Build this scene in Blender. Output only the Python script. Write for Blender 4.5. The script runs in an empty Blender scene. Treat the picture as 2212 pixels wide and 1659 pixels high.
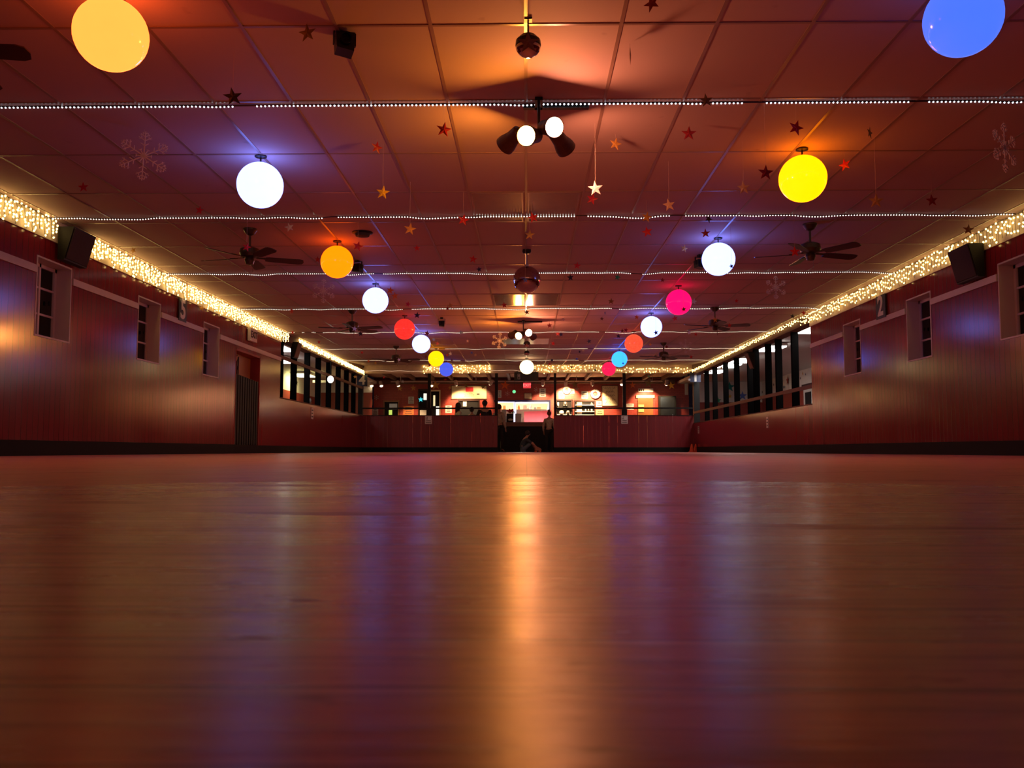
import bpy, bmesh, random
import numpy as np
from math import sin, cos, tan, atan, atan2, pi, sqrt, radians, floor, ceil
from mathutils import Vector, Matrix

random.seed(7)
ORD = ['first', 'second', 'third', 'fourth', 'fifth', 'sixth', 'seventh', 'eighth', 'ninth', 'tenth', 'eleventh', 'twelfth', 'thirteenth', 'fourteenth', 'fifteenth', 'sixteenth']
SC = bpy.context.scene
COL = SC.collection

# ------------------------------------------------------------------ camera
F, CX, CY, EYE = 1912.0, 1106.0, 829.5, 0.06          # focal length in pixels of the 2212 x 1659 photo, phone lying low over the floor
TH = atan(143.5 / F); PS = atan(31 / F * cos(TH))       # tilted up, turned slightly left
FW = np.array([-sin(PS) * cos(TH), cos(PS) * cos(TH), sin(TH)])
RT = np.array([cos(PS), sin(PS), 0.0]); UP = np.cross(RT, FW)
cam_d = bpy.data.cameras.new('camera'); cam = bpy.data.objects.new('camera', cam_d); COL.objects.link(cam)
cam.matrix_world = Matrix(((RT[0], UP[0], -FW[0], 0), (RT[1], UP[1], -FW[1], 0), (RT[2], UP[2], -FW[2], EYE), (0, 0, 0, 1)))
cam_d.sensor_fit = 'HORIZONTAL'; cam_d.sensor_width = 36.0; cam_d.lens = F / 2212 * 36
cam_d.clip_start = 0.01; cam_d.clip_end = 200
cam_d.dof.use_dof = True; cam_d.dof.focus_distance = 3.0; cam_d.dof.aperture_fstop = 20.0
SC.camera = cam

# ------------------------------------------------------------------ world and exposure
W = bpy.data.worlds.new('night'); SC.world = W; W.use_nodes = True
W.node_tree.nodes['Background'].inputs[0].default_value = (0.010, 0.006, 0.010, 1)
W.node_tree.nodes['Background'].inputs[1].default_value = 0.3
SC.view_settings.view_transform = 'Standard'; SC.view_settings.look = 'None'
SC.view_settings.gamma = 1.0; SC.view_settings.use_curve_mapping = False
SC.view_settings.exposure = 0.06
SC.cycles.max_bounces = 5; SC.cycles.diffuse_bounces = 3; SC.cycles.glossy_bounces = 2; SC.cycles.transmission_bounces = 3; SC.cycles.light_sampling_threshold = 0.02

# ------------------------------------------------------------------ photo pixel -> point of the room, at a known depth / height / side
def ray(x, y): return FW + RT * ((x - CX) / F) - UP * ((y - CY) / F)
def aty(x, y, Y): d = ray(x, y) * (Y / ray(x, y)[1]); return Vector((d[0], d[1], d[2] + EYE))
def atx(x, y, X): d = ray(x, y) * (X / ray(x, y)[0]); return Vector((d[0], d[1], d[2] + EYE))
def atz(x, y, Z): d = ray(x, y) * ((Z - EYE) / ray(x, y)[2]); return Vector((d[0], d[1], d[2] + EYE))

XL, XR, YN, YF, ZC = -5.63, 5.70, -6.0, 30.3, 2.80      # room: left, right, behind camera, far half wall, ceiling
GX, GY, GY0 = 0.614, 1.232, 5.52                        # ceiling grid

# ------------------------------------------------------------------ materials
def nt(name):
    m = bpy.data.materials.new(name); m.use_nodes = True
    t = m.node_tree; return m, t, t.nodes['Principled BSDF']
def N(t, kind, **kw):
    n = t.nodes.new(kind)
    for k, v in kw.items(): setattr(n, k, v)
    return n
def L(t, a, b): t.links.new(a, b)
def MA(t, op, a, b=None, c=None):
    n = N(t, 'ShaderNodeMath', operation=op)
    for i, v in enumerate((a, b, c)):
        if v is None: continue
        if isinstance(v, (int, float)): n.inputs[i].default_value = v
        else: L(t, v, n.inputs[i])
    return n.outputs[0]
def noise(t, vec, scale, detail=3, rough=0.5):
    n = N(t, 'ShaderNodeTexNoise'); n.inputs['Scale'].default_value = scale
    n.inputs['Detail'].default_value = detail; n.inputs['Roughness'].default_value = rough
    L(t, vec, n.inputs['Vector']); return n.outputs['Fac']
def mixc(t, fac, a, b, mode='MIX'):
    n = N(t, 'ShaderNodeMix', data_type='RGBA', blend_type=mode)
    for i, v in ((0, fac), (6, a), (7, b)):
        if isinstance(v, (int, float)): n.inputs[i].default_value = v
        elif isinstance(v, tuple): n.inputs[i].default_value = (*v[:3], 1)
        else: L(t, v, n.inputs[i])
    return n.outputs[2]
def bump(t, h, strength, dist, out):
    n = N(t, 'ShaderNodeBump'); n.inputs['Strength'].default_value = strength; n.inputs['Distance'].default_value = dist
    L(t, h, n.inputs['Height']); L(t, n.outputs[0], out)
def obj_co(t): return N(t, 'ShaderNodeTexCoord').outputs['Object']
def scaled(t, vec, s):
    n = N(t, 'ShaderNodeMapping'); n.inputs['Scale'].default_value = s; L(t, vec, n.inputs['Vector']); return n.outputs[0]

def mat(name, col, rough=0.5, metal=0.0, vary=0.18, scale=9.0, spec=0.5, coat=0.0):
    m, t, b = nt(name)
    f = noise(t, obj_co(t), scale)
    a = tuple(c * (1 - vary) for c in col); c2 = tuple(min(1, c * (1 + vary)) for c in col)
    L(t, mixc(t, f, a, c2), b.inputs['Base Color'])
    b.inputs['Roughness'].default_value = rough; b.inputs['Metallic'].default_value = metal
    b.inputs['Specular IOR Level'].default_value = spec; b.inputs['Coat Weight'].default_value = coat
    return m
def glow(name, col, strength=1.0, base=None, rough=0.25, sample=True):
    m, t, b = nt(name)
    b.inputs['Base Color'].default_value = (*(base or (0.6, 0.6, 0.6)), 1); b.inputs['Roughness'].default_value = rough
    f = noise(t, obj_co(t), 6.0)
    L(t, mixc(t, f, tuple(c * 0.95 for c in col), tuple(c * 1.05 for c in col)), b.inputs['Emission Color'])
    b.inputs['Emission Strength'].default_value = strength
    m.cycles.emission_sampling = 'FRONT' if sample else 'NONE'
    return m

def floor_mat():
    m, t, b = nt('maple_rink_floor')
    co = obj_co(t); s = N(t, 'ShaderNodeSeparateXYZ'); L(t, co, s.inputs[0]); x, y = s.outputs[0], s.outputs[1]
    wob = noise(t, scaled(t, co, (0.6, 0.6, 0.6)), 1.0)
    zone = MA(t, 'GREATER_THAN', MA(t, 'ADD', y, MA(t, 'MULTIPLY', MA(t, 'ABSOLUTE', x), 0.62)), 2.02)   # boards turn along the hall past this joint
    def boards(u, v, w):
        k = MA(t, 'FLOOR', MA(t, 'DIVIDE', u, w)); fr = MA(t, 'FRACT', MA(t, 'DIVIDE', u, w))
        wn = N(t, 'ShaderNodeTexWhiteNoise', noise_dimensions='2D'); c = N(t, 'ShaderNodeCombineXYZ')
        L(t, k, c.inputs[0]); L(t, MA(t, 'FLOOR', MA(t, 'ADD', MA(t, 'MULTIPLY', v, 0.8), MA(t, 'MULTIPLY', k, 0.37))), c.inputs[1]); L(t, c.outputs[0], wn.inputs['Vector'])
        gap = MA(t, 'LESS_THAN', fr, 0.05)
        cup = MA(t, 'MULTIPLY', MA(t, 'SINE', MA(t, 'MULTIPLY', fr, pi)), 1.0)
        return wn.outputs['Value'], gap, cup
    v1, g1, c1 = boards(y, x, 0.057); v2, g2, c2 = boards(x, y, 0.057)
    def pick(a, c):
        n = N(t, 'ShaderNodeMix'); L(t, zone, n.inputs[0]); L(t, a, n.inputs[2]); L(t, c, n.inputs[3]); return n.outputs[0]
    tone, gap, cup = pick(v1, v2), pick(g1, g2), pick(c1, c2)
    grain = noise(t, scaled(t, co, (1.6, 26, 1)), 1.0, 5, 0.65)
    band = noise(t, scaled(t, co, (0.5, 7, 1)), 1.0, 3)
    blot = noise(t, scaled(t, co, (3.0, 8.0, 1)), 1.0, 4)
    streak = noise(t, scaled(t, co, (5, 95, 1)), 1.0, 5, 0.7)
    fleck = noise(t, scaled(t, co, (26, 85, 1)), 1.0, 4, 0.6)
    def rng(v, a, c):
        n = N(t, 'ShaderNodeMapRange'); L(t, v, n.inputs[0]); n.inputs[1].default_value = a; n.inputs[2].default_value = c; return n.outputs[0]
    col = mixc(t, tone, (0.70, 0.265, 0.25), (0.84, 0.345, 0.32))
    col = mixc(t, MA(t, 'MULTIPLY', rng(grain, 0.40, 0.75), 0.42), col, (0.34, 0.10, 0.08))
    bc = rng(band, 0.35, 0.65)
    col = mixc(t, MA(t, 'MULTIPLY', bc, 0.5), col, (0.84, 0.33, 0.29))
    col = mixc(t, MA(t, 'MULTIPLY', rng(streak, 0.46, 0.68), 0.6), col, (0.24, 0.065, 0.055))
    st = MA(t, 'MAXIMUM', rng(blot, 0.60, 0.72), MA(t, 'MULTIPLY', rng(fleck, 0.62, 0.74), 0.9))
    col = mixc(t, MA(t, 'MULTIPLY', st, 0.6), col, (0.10, 0.028, 0.02))
    col = mixc(t, MA(t, 'MULTIPLY', gap, 0.5), col, (0.10, 0.03, 0.02))
    col = mixc(t, MA(t, 'MULTIPLY', zone, 0.45), col, (0.76, 0.31, 0.26))
    L(t, col, b.inputs['Base Color'])
    r = MA(t, 'ADD', 0.235, MA(t, 'MULTIPLY', bc, 0.08)); r = MA(t, 'ADD', r, MA(t, 'MULTIPLY', st, 0.2)); r = MA(t, 'ADD', r, MA(t, 'MULTIPLY', zone, 0.12)); L(t, r, b.inputs['Roughness'])
    b.inputs['Specular IOR Level'].default_value = 0.075
    h = MA(t, 'ADD', MA(t, 'MULTIPLY', band, 1.0), MA(t, 'ADD', MA(t, 'MULTIPLY', cup, 0.05), MA(t, 'ADD', MA(t, 'MULTIPLY', blot, 0.3), MA(t, 'MULTIPLY', streak, 0.22))))
    bump(t, h, 0.55, 0.0035, b.inputs['Normal'])
    return m

def tile_mat():
    m, t, b = nt('acoustic_ceiling_tile')
    co = obj_co(t)
    s = N(t, 'ShaderNodeSeparateXYZ'); L(t, co, s.inputs[0])
    k = N(t, 'ShaderNodeCombineXYZ')
    L(t, MA(t, 'FLOOR', MA(t, 'DIVIDE', s.outputs[0], GX)), k.inputs[0]); L(t, MA(t, 'FLOOR', MA(t, 'DIVIDE', MA(t, 'SUBTRACT', s.outputs[1], GY0), GY)), k.inputs[1])
    wn = N(t, 'ShaderNodeTexWhiteNoise', noise_dimensions='2D'); L(t, k.outputs[0], wn.inputs['Vector'])
    fine = noise(t, co, 90, 2); big = noise(t, co, 1.3, 4)
    col = mixc(t, wn.outputs['Value'], (0.50, 0.355, 0.34), (0.56, 0.405, 0.39))
    col = mixc(t, MA(t, 'MULTIPLY', big, 0.5), col, (0.48, 0.34, 0.315))
    st = N(t, 'ShaderNodeMapRange'); L(t, noise(t, co, 5.0, 3), st.inputs[0]); st.inputs[1].default_value = 0.70; st.inputs[2].default_value = 0.80
    col = mixc(t, MA(t, 'MULTIPLY', st.outputs[0], 0.35), col, (0.25, 0.16, 0.12))
    L(t, col, b.inputs['Base Color']); b.inputs['Roughness'].default_value = 0.75; b.inputs['Specular IOR Level'].default_value = 0.25
    bump(t, fine, 0.25, 0.002, b.inputs['Normal'])
    return m

def panel_mat(name, col, pitch, axis, rough=0.3, groove=0.06):
    m, t, b = nt(name)
    co = obj_co(t); s = N(t, 'ShaderNodeSeparateXYZ'); L(t, co, s.inputs[0]); u = s.outputs[axis]
    q = MA(t, 'DIVIDE', u, pitch); fr = MA(t, 'FRACT', q)
    wn = N(t, 'ShaderNodeTexWhiteNoise', noise_dimensions='1D'); L(t, MA(t, 'FLOOR', q), wn.inputs['W'])
    g = MA(t, 'LESS_THAN', fr, groove)
    sc = [1.2, 1.2, 1.2]; sc[2] = 0.35
    gr = noise(t, scaled(t, co, (18, 18, 0.8)), 1.0, 4, 0.6)
    wear = noise(t, scaled(t, co, (1.5, 1.5, 1.5)), 1.0, 4)
    c = mixc(t, wn.outputs['Value'], tuple(v * 0.88 for v in col), tuple(min(1, v * 1.1) for v in col))
    c = mixc(t, MA(t, 'MULTIPLY', gr, 0.35), c, tuple(v * 0.6 for v in col))
    c = mixc(t, MA(t, 'MULTIPLY', g, 0.75), c, tuple(v * 0.15 for v in col))
    L(t, c, b.inputs['Base Color'])
    L(t, MA(t, 'ADD', rough - 0.06, MA(t, 'MULTIPLY', wear, 0.12)), b.inputs['Roughness'])
    h = MA(t, 'SUBTRACT', MA(t, 'MULTIPLY', wear, 0.6), MA(t, 'ADD', MA(t, 'MULTIPLY', g, 0.5), MA(t, 'MULTIPLY', gr, 0.15)))
    bump(t, h, 0.22, 0.005, b.inputs['Normal'])
    return m

def brick_mat():
    m, t, b = nt('red_painted_brick')
    co = obj_co(t); s = N(t, 'ShaderNodeSeparateXYZ'); L(t, co, s.inputs[0]); c = N(t, 'ShaderNodeCombineXYZ')
    L(t, MA(t, 'ADD', s.outputs[0], s.outputs[1]), c.inputs[0]); L(t, s.outputs[2], c.inputs[1])
    br = N(t, 'ShaderNodeTexBrick'); L(t, c.outputs[0], br.inputs['Vector'])
    br.inputs['Color1'].default_value = (0.45, 0.06, 0.04, 1); br.inputs['Color2'].default_value = (0.38, 0.045, 0.035, 1); br.inputs['Mortar'].default_value = (0.28, 0.04, 0.03, 1)
    br.inputs['Scale'].default_value = 1.0; br.inputs['Brick Width'].default_value = 0.22; br.inputs['Row Height'].default_value = 0.075; br.inputs['Mortar Size'].default_value = 0.008
    L(t, br.outputs['Color'], b.inputs['Base Color']); b.inputs['Roughness'].default_value = 0.45
    bump(t, br.outputs['Fac'], 0.5, -0.006, b.inputs['Normal'])
    return m

def glass_mat():
    m, t, b = nt('window_glass')
    out = t.nodes['Material Output']; t.nodes.remove(b)
    tr = N(t, 'ShaderNodeBsdfTransparent'); gl = N(t, 'ShaderNodeBsdfGlossy'); gl.inputs['Roughness'].default_value = 0.03
    tr.inputs[0].default_value = (0.85, 0.9, 0.88, 1)
    fr = N(t, 'ShaderNodeFresnel'); fr.inputs[0].default_value = 1.5
    mx = N(t, 'ShaderNodeMixShader'); L(t, fr.outputs[0], mx.inputs[0]); L(t, tr.outputs[0], mx.inputs[1]); L(t, gl.outputs[0], mx.inputs[2]); L(t, mx.outputs[0], out.inputs[0])
    return m

def sheer(name, col, alpha, rough=0.5):                    # glittered translucent plastic sheet
    m, t, b = nt(name)
    b.inputs['Base Color'].default_value = (*col, 1); b.inputs['Roughness'].default_value = rough
    f = noise(t, obj_co(t), 60, 2)
    L(t, MA(t, 'ADD', alpha - 0.1, MA(t, 'MULTIPLY', f, 0.2)), b.inputs['Alpha'])
    return m

def backlit(name, col):                                     # thin cloth that lets light through
    m, t, b = nt(name); out = t.nodes['Material Output']; b.inputs['Base Color'].default_value = (*col, 1); b.inputs['Roughness'].default_value = 0.7
    tr = N(t, 'ShaderNodeBsdfTranslucent'); L(t, mixc(t, noise(t, obj_co(t), 5), col, tuple(min(1, c * 1.3) for c in col)), tr.inputs[0])
    mx = N(t, 'ShaderNodeMixShader'); mx.inputs[0].default_value = 0.65; L(t, b.outputs[0], mx.inputs[1]); L(t, tr.outputs[0], mx.inputs[2]); L(t, mx.outputs[0], out.inputs[0]); return m
M = dict(
    floor=floor_mat(), tile=tile_mat(),
    wall=panel_mat('dark_red_gloss_panelling', (0.24, 0.014, 0.022), 0.115, 1, 0.17),
    board=panel_mat('dark_red_boards', (0.20, 0.010, 0.017), 0.145, 0, 0.40, 0.02),
    brick=brick_mat(), glass=glass_mat(),
    tbar=mat('painted_grid_metal', (0.30, 0.19, 0.15), 0.28, 0.0, 0.05),
    kick=mat('black_kickboard', (0.006, 0.005, 0.005), 0.7, spec=0.2),
    white=mat('white_paint', (0.62, 0.52, 0.50), 0.45, vary=0.06),
    strip=mat('cream_cornice_board', (0.72, 0.62, 0.46), 0.5, vary=0.06),
    black=mat('black_paint', (0.007, 0.006, 0.006), 0.55, spec=0.25),
    canmetal=mat('dark_bronze_can', (0.10, 0.055, 0.04), 0.5, 0.2),
    post=mat('matt_black_timber', (0.005, 0.0045, 0.0045), 1.0, spec=0.0),
    blackmetal=mat('black_metal', (0.02, 0.017, 0.016), 0.35, 0.6),
    wire=mat('dark_wire', (0.02, 0.025, 0.015), 0.5),
    chrome=mat('mirror_glass', (0.55, 0.5, 0.48), 0.06, 1.0, vary=0.04),
    darkwood=mat('dark_fan_wood', (0.035, 0.012, 0.010), 0.4),
    brass=mat('dark_brass', (0.10, 0.075, 0.05), 0.35, 0.8),
    cord=mat('clear_rope_cord', (0.05, 0.03, 0.025), 0.3, vary=0.1),
    thread=mat('hanging_thread', (0.62, 0.45, 0.38), 0.5),
    cream=mat('beige_fabric', (0.72, 0.56, 0.42), 0.8),
    beam=mat('brown_beam', (0.14, 0.06, 0.035), 0.6),
    sidewhite=mat('white_plaster', (0.86, 0.85, 0.80), 0.6, vary=0.05),
    sidered=mat('red_wainscot', (0.33, 0.045, 0.03), 0.5),
    grey=mat('grey_carpet', (0.06, 0.035, 0.035), 0.9),
    counter=mat('brown_laminate', (0.16, 0.05, 0.025), 0.4),
    paper=mat('white_paper', (0.70, 0.68, 0.64), 0.7, vary=0.05),
    creampaper=mat('cream_board', (0.80, 0.68, 0.42), 0.6, vary=0.05),
    yellowpaper=mat('yellow_paper', (0.72, 0.56, 0.20), 0.7),
    orangepaper=mat('orange_paper', (0.75, 0.22, 0.06), 0.7),
    ink=mat('dark_ink', (0.05, 0.04, 0.04), 0.7),
    navy=mat('navy_plate', (0.012, 0.018, 0.075), 0.4),
    plate=mat('black_plate', (0.012, 0.012, 0.016), 0.4),
    signwhite=mat('white_lettering', (0.75, 0.73, 0.70), 0.5, vary=0.04),
    cone=mat('orange_cone_rubber', (0.80, 0.10, 0.03), 0.5),
    wood=mat('varnished_door_wood', (0.32, 0.12, 0.035), 0.4),
    diffuser=mat('unlit_acrylic_diffuser', (0.16, 0.12, 0.075), 0.20, vary=0.12),
    grille=mat('speaker_cloth', (0.045, 0.030, 0.026), 0.8, vary=0.3, scale=60),
    darkroom=mat('dark_night', (0.006, 0.005, 0.006), 0.9),
    skin=mat('skin', (0.50, 0.25, 0.17), 0.5, vary=0.06),
    hair=mat('dark_hair', (0.02, 0.012, 0.010), 0.5), redhair=mat('auburn_hair', (0.20, 0.045, 0.02), 0.5), greyhair=mat('grey_hair', (0.25, 0.24, 0.24), 0.5),
    shirtwhite=mat('white_shirt', (0.75, 0.70, 0.52), 0.8), shirtdark=mat('dark_shirt', (0.03, 0.018, 0.018), 0.8), shirtnavy=mat('slate_tee_shirt', (0.035, 0.05, 0.06), 0.8),
    shirtplaid=mat('tan_plaid_shirt', (0.52, 0.40, 0.30), 0.8, vary=0.55, scale=16), pants=mat('dark_trousers', (0.022, 0.014, 0.014), 0.8),
    shorts=mat('grey_blue_shorts', (0.09, 0.11, 0.13), 0.8), cyanshirt=mat('pale_cyan_shirt', (0.35, 0.55, 0.55), 0.8),
    skate=mat('tan_skate_boot', (0.50, 0.20, 0.09), 0.5), wheel=mat('orange_wheel', (0.85, 0.12, 0.03), 0.4),
    pink=backlit('pink_banner_cloth', (0.95, 0.16, 0.22)), kitchen=mat('kitchen_wall', (0.55, 0.50, 0.32), 0.6), steel=mat('steel', (0.45, 0.45, 0.44), 0.3, 0.9),
    redflower=mat('red_petals', (0.75, 0.03, 0.05), 0.6), green=mat('green_leaf', (0.05, 0.30, 0.05), 0.6),
    flake=sheer('frosted_snowflake', (0.80, 0.66, 0.68), 0.85), flakewhite=mat('white_snowflake', (0.75, 0.68, 0.62), 0.5),
)

# ------------------------------------------------------------------ mesh building
class MB:
    def __init__(s): s.v = []; s.f = []
    def add(s, vs, fs):
        o = len(s.v); s.v += [tuple(v) for v in vs]; s.f += [tuple(i + o for i in f) for f in fs]; return s
    def box(s, a, b):
        x0, y0, z0 = (min(a[i], b[i]) for i in range(3)); x1, y1, z1 = (max(a[i], b[i]) for i in range(3))
        return s.add([(x0, y0, z0), (x1, y0, z0), (x1, y1, z0), (x0, y1, z0), (x0, y0, z1), (x1, y0, z1), (x1, y1, z1), (x0, y1, z1)],
                     [(3, 2, 1, 0), (4, 5, 6, 7), (0, 1, 5, 4), (1, 2, 6, 5), (2, 3, 7, 6), (3, 0, 4, 7)])
    def cbox(s, c, d): return s.box([c[i] - d[i] / 2 for i in range(3)], [c[i] + d[i] / 2 for i in range(3)])
    def hexa(s, p):                                         # 8 points: bottom ring then top ring
        return s.add(p, [(3, 2, 1, 0), (4, 5, 6, 7), (0, 1, 5, 4), (1, 2, 6, 5), (2, 3, 7, 6), (3, 0, 4, 7)])
    def tube(s, pts, r, n=8, cap=True):
        pts = [Vector(p) for p in pts]; rs = r if isinstance(r, (list, tuple)) else [r] * len(pts)
        o = len(s.v); u = None
        for i, p in enumerate(pts):
            d = (pts[min(i + 1, len(pts) - 1)] - pts[max(i - 1, 0)]).normalized()
            if u is None: u = d.cross(Vector((0.31, 0.17, 0.93))) if abs(d.z) < 0.9 else d.cross(Vector((1, 0.1, 0)))
            u = (u - d * u.dot(d)).normalized(); w = d.cross(u)
            for k in range(n): s.v.append(tuple(p + (u * cos(2 * pi * k / n) + w * sin(2 * pi * k / n)) * rs[i]))
        for i in range(len(pts) - 1):
            for k in range(n):
                a, b2 = o + i * n + k, o + i * n + (k + 1) % n
                s.f.append((a, b2, b2 + n, a + n))
        if cap: s.f.append(tuple(o + k for k in reversed(range(n)))); s.f.append(tuple(o + (len(pts) - 1) * n + k for k in range(n)))
        return s
    def lathe(s, prof, n=24, c=(0, 0, 0)):                  # (radius, z) rings about the z axis
        o = len(s.v)
        for r, z in prof:
            for k in range(n): s.v.append((c[0] + r * cos(2 * pi * k / n), c[1] + r * sin(2 * pi * k / n), c[2] + z))
        for i in range(len(prof) - 1):
            for k in range(n):
                a, b2 = o + i * n + k, o + i * n + (k + 1) % n; s.f.append((a, b2, b2 + n, a + n))
        s.f.append(tuple(o + k for k in reversed(range(n)))); s.f.append(tuple(o + (len(prof) - 1) * n + k for k in range(n)))
        return s
    def ball(s, c, r, n=16, m=10):
        rr = r if isinstance(r, (tuple, list)) else (r, r, r)
        o = len(s.v); s.v.append((c[0], c[1], c[2] - rr[2]))
        for i in range(1, m):
            a = pi * i / m
            for k in range(n): s.v.append((c[0] + rr[0] * sin(a) * cos(2 * pi * k / n), c[1] + rr[1] * sin(a) * sin(2 * pi * k / n), c[2] - rr[2] * cos(a)))
        s.v.append((c[0], c[1], c[2] + rr[2])); e = len(s.v) - 1
        for k in range(n): s.f.append((o, o + 1 + (k + 1) % n, o + 1 + k)); s.f.append((e, e - n + k, e - n + (k + 1) % n))
        for i in range(m - 2):
            for k in range(n):
                a, b2 = o + 1 + i * n + k, o + 1 + i * n + (k + 1) % n; s.f.append((a, b2, b2 + n, a + n))
        return s
    def prism(s, poly, axis, t0, t1):                       # polygon in the other two axes, extruded along axis
        def P(u, v, t): return ((t, u, v), (u, t, v), (u, v, t))[axis]
        n = len(poly); o = len(s.v)
        s.v += [P(u, v, t0) for u, v in poly] + [P(u, v, t1) for u, v in poly]
        s.f.append(tuple(o + i for i in range(n))); s.f.append(tuple(o + n + i for i in reversed(range(n))))
        for i in range(n): j = (i + 1) % n; s.f.append((o + j, o + i, o + n + i, o + n + j))
        return s
    def xf(s, mtx): s.v = [tuple(mtx @ Vector(v)) for v in s.v]; return s
    def build(s, name, m, parent=None, smooth=False, loc=None, fix=True):
        me = bpy.data.meshes.new(name); me.from_pydata(s.v, [], s.f)
        if fix:
            bm = bmesh.new(); bm.from_mesh(me); bmesh.ops.recalc_face_normals(bm, faces=bm.faces); bm.to_mesh(me); bm.free()
        me.materials.append(M[m] if isinstance(m, str) else m)
        if smooth:
            for p in me.polygons: p.use_smooth = True
        o = bpy.data.objects.new(name, me); COL.objects.link(o)
        if parent: o.parent = parent
        if loc is not None: o.location = loc
        return o

def tag(o, label, cat, group=None, kind=None):
    o['label'] = label; o['category'] = cat
    if group: o['group'] = group
    if kind: o['kind'] = kind
    return o
def thing(name, label, cat, loc=(0, 0, 0), group=None, rotz=0.0, rot=None):
    o = bpy.data.objects.new(name, None); COL.objects.link(o); o.location = loc; o.empty_display_size = 0.05
    o.rotation_euler = rot or (0, 0, rotz); return tag(o, label, cat, group)
def struct(mb, name, m, label, cat='wall', smooth=False):
    return tag(mb.build(name, m, smooth=smooth), label, cat, None, 'structure')
def dup(o, parent=None, loc=None):
    c = o.copy(); COL.objects.link(c)
    if parent is not None: c.parent = parent
    if loc is not None: c.location = loc
    return c
def look(d, up=(0, 0, 1)):                                  # matrix whose +z looks along d
    d = Vector(d).normalized(); x = Vector(up).cross(d).normalized(); y = d.cross(x)
    return Matrix(((x.x, y.x, d.x, 0), (x.y, y.y, d.y, 0), (x.z, y.z, d.z, 0), (0, 0, 0, 1)))
def text_mesh(body, size, depth=0.004, bold=0.0):           # letters as real relief, facing -y, centred
    cu = bpy.data.curves.new('lettering', 'FONT'); cu.body = body; cu.size = size; cu.extrude = depth / 2; cu.offset = bold
    cu.align_x = 'CENTER'; cu.align_y = 'CENTER'
    o = bpy.data.objects.new('lettering', cu); COL.objects.link(o)
    dg = bpy.context.evaluated_depsgraph_get(); me = bpy.data.meshes.new_from_object(o.evaluated_get(dg))
    bpy.data.objects.remove(o); bpy.data.curves.remove(cu)
    return me
def text_part(body, size, m, parent, loc, rot, bold=0.0):
    me = text_mesh(body, size, 0.006, bold); me.materials.append(M[m] if isinstance(m, str) else m)
    o = bpy.data.objects.new('lettering', me); COL.objects.link(o); o.parent = parent; o.location = loc; o.rotation_euler = rot
    return o

# ================================================================== THE SETTING
# floor of the rink and of the rooms beyond
struct(MB().box((XL - 0.3, YN, -0.1), (XR + 0.3, 31.0, 0)), 'floor', 'floor', 'glossy reddish maple skating rink floor', 'floor')
struct(MB().box((-9.5, 31.0, -0.1), (10.0, 37.5, 0)).box((-9.5, 16, -0.1), (XL - 0.3, 31.0, 0)).box((XR + 0.3, 16, -0.1), (10.0, 31.0, 0)),
       'floor_snack_area', 'grey', 'dark carpet floor around the rink', 'floor')
# ceiling: flat, rising slightly over the last bay
YR, ZE = 26.9, 2.99
cb = MB().box((XL - 0.25, YN, ZC), (XR + 0.25, YR, ZC + 0.1))
cb.hexa([(XL - 0.25, YR, ZC), (XR + 0.25, YR, ZC), (XR + 0.25, YF, ZE), (XL - 0.25, YF, ZE), (XL - 0.25, YR, ZC + 0.1), (XR + 0.25, YR, ZC + 0.1), (XR + 0.25, YF, ZE + 0.1), (XL - 0.25, YF, ZE + 0.1)])
struct(cb, 'ceiling', 'tile', 'suspended ceiling of large acoustic tiles', 'ceiling')
g = MB()
def zc(y): return ZC if y <= YR else ZC + (y - YR) * (ZE - ZC) / (YF - YR)
for i in range(-9, 10):
    x = i * GX
    if XL < x < XR:
        g.box((x - 0.012, YN, ZC - 0.005), (x + 0.012, YR, ZC + 0.01))
        g.hexa([(x - 0.012, YR, ZC - 0.005), (x + 0.012, YR, ZC - 0.005), (x + 0.012, YF, ZE - 0.005), (x - 0.012, YF, ZE - 0.005), (x - 0.012, YR, ZC + 0.01), (x + 0.012, YR, ZC + 0.01), (x + 0.012, YF, ZE + 0.01), (x - 0.012, YF, ZE + 0.01)])
k = -9
while GY0 + k * GY < YF:
    y = GY0 + k * GY
    if y > YN: g.box((XL, y - 0.012, zc(y) - 0.0045), (XR, y + 0.012, zc(y) + 0.01))
    k += 1
struct(g, 'trim_1', 'tbar', 'metal grid bars between the ceiling tiles', 'ceiling grid')

# side walls with window, door and long openings
def side_wall(name, X, out, openings, y0, y1, label):
    t = 0.24; mb = MB(); cur = y0
    for (a, b, z0, z1) in openings:
        mb.box((X, cur, 0), (X + out * t, a, ZC))
        if z0 > 0: mb.box((X, a, 0), (X + out * t, b, z0))
        if z1 < ZC: mb.box((X, a, z1), (X + out * t, b, ZC))
        cur = b
    if cur < y1: mb.box((X, cur, 0), (X + out * t, y1, ZC))
    return struct(mb, name, 'wall', label)
WINL = [(9.96, 10.75), (12.63, 13.42), (15.24, 16.04)]
WINR = [(9.85, 10.66), (12.44, 13.25), (15.08, 15.89)]
WZ0, WZ1 = 1.37, 2.31
YLO, YRO = 20.1, 17.72
side_wall('wall_left', XL, -1, [(a, b, WZ0, WZ1) for a, b in WINL] + [(16.98, 18.56, 0, 2.04), (YLO, YF, 1.25, ZC)], YN, YF, 'dark red grooved wall along the left side of the rink')
side_wall('wall_right', XR, 1, [(a, b, WZ0, WZ1) for a, b in WINR] + [(YRO, YF, 0.97, ZC)], YN, YF, 'dark red grooved wall along the right side of the rink')
struct(MB().box((XL - 0.24, YN - 0.2, 0), (XR + 0.24, YN, ZC + 0.1)), 'wall_front', 'wall', 'dark red wall behind the viewer')
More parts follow.
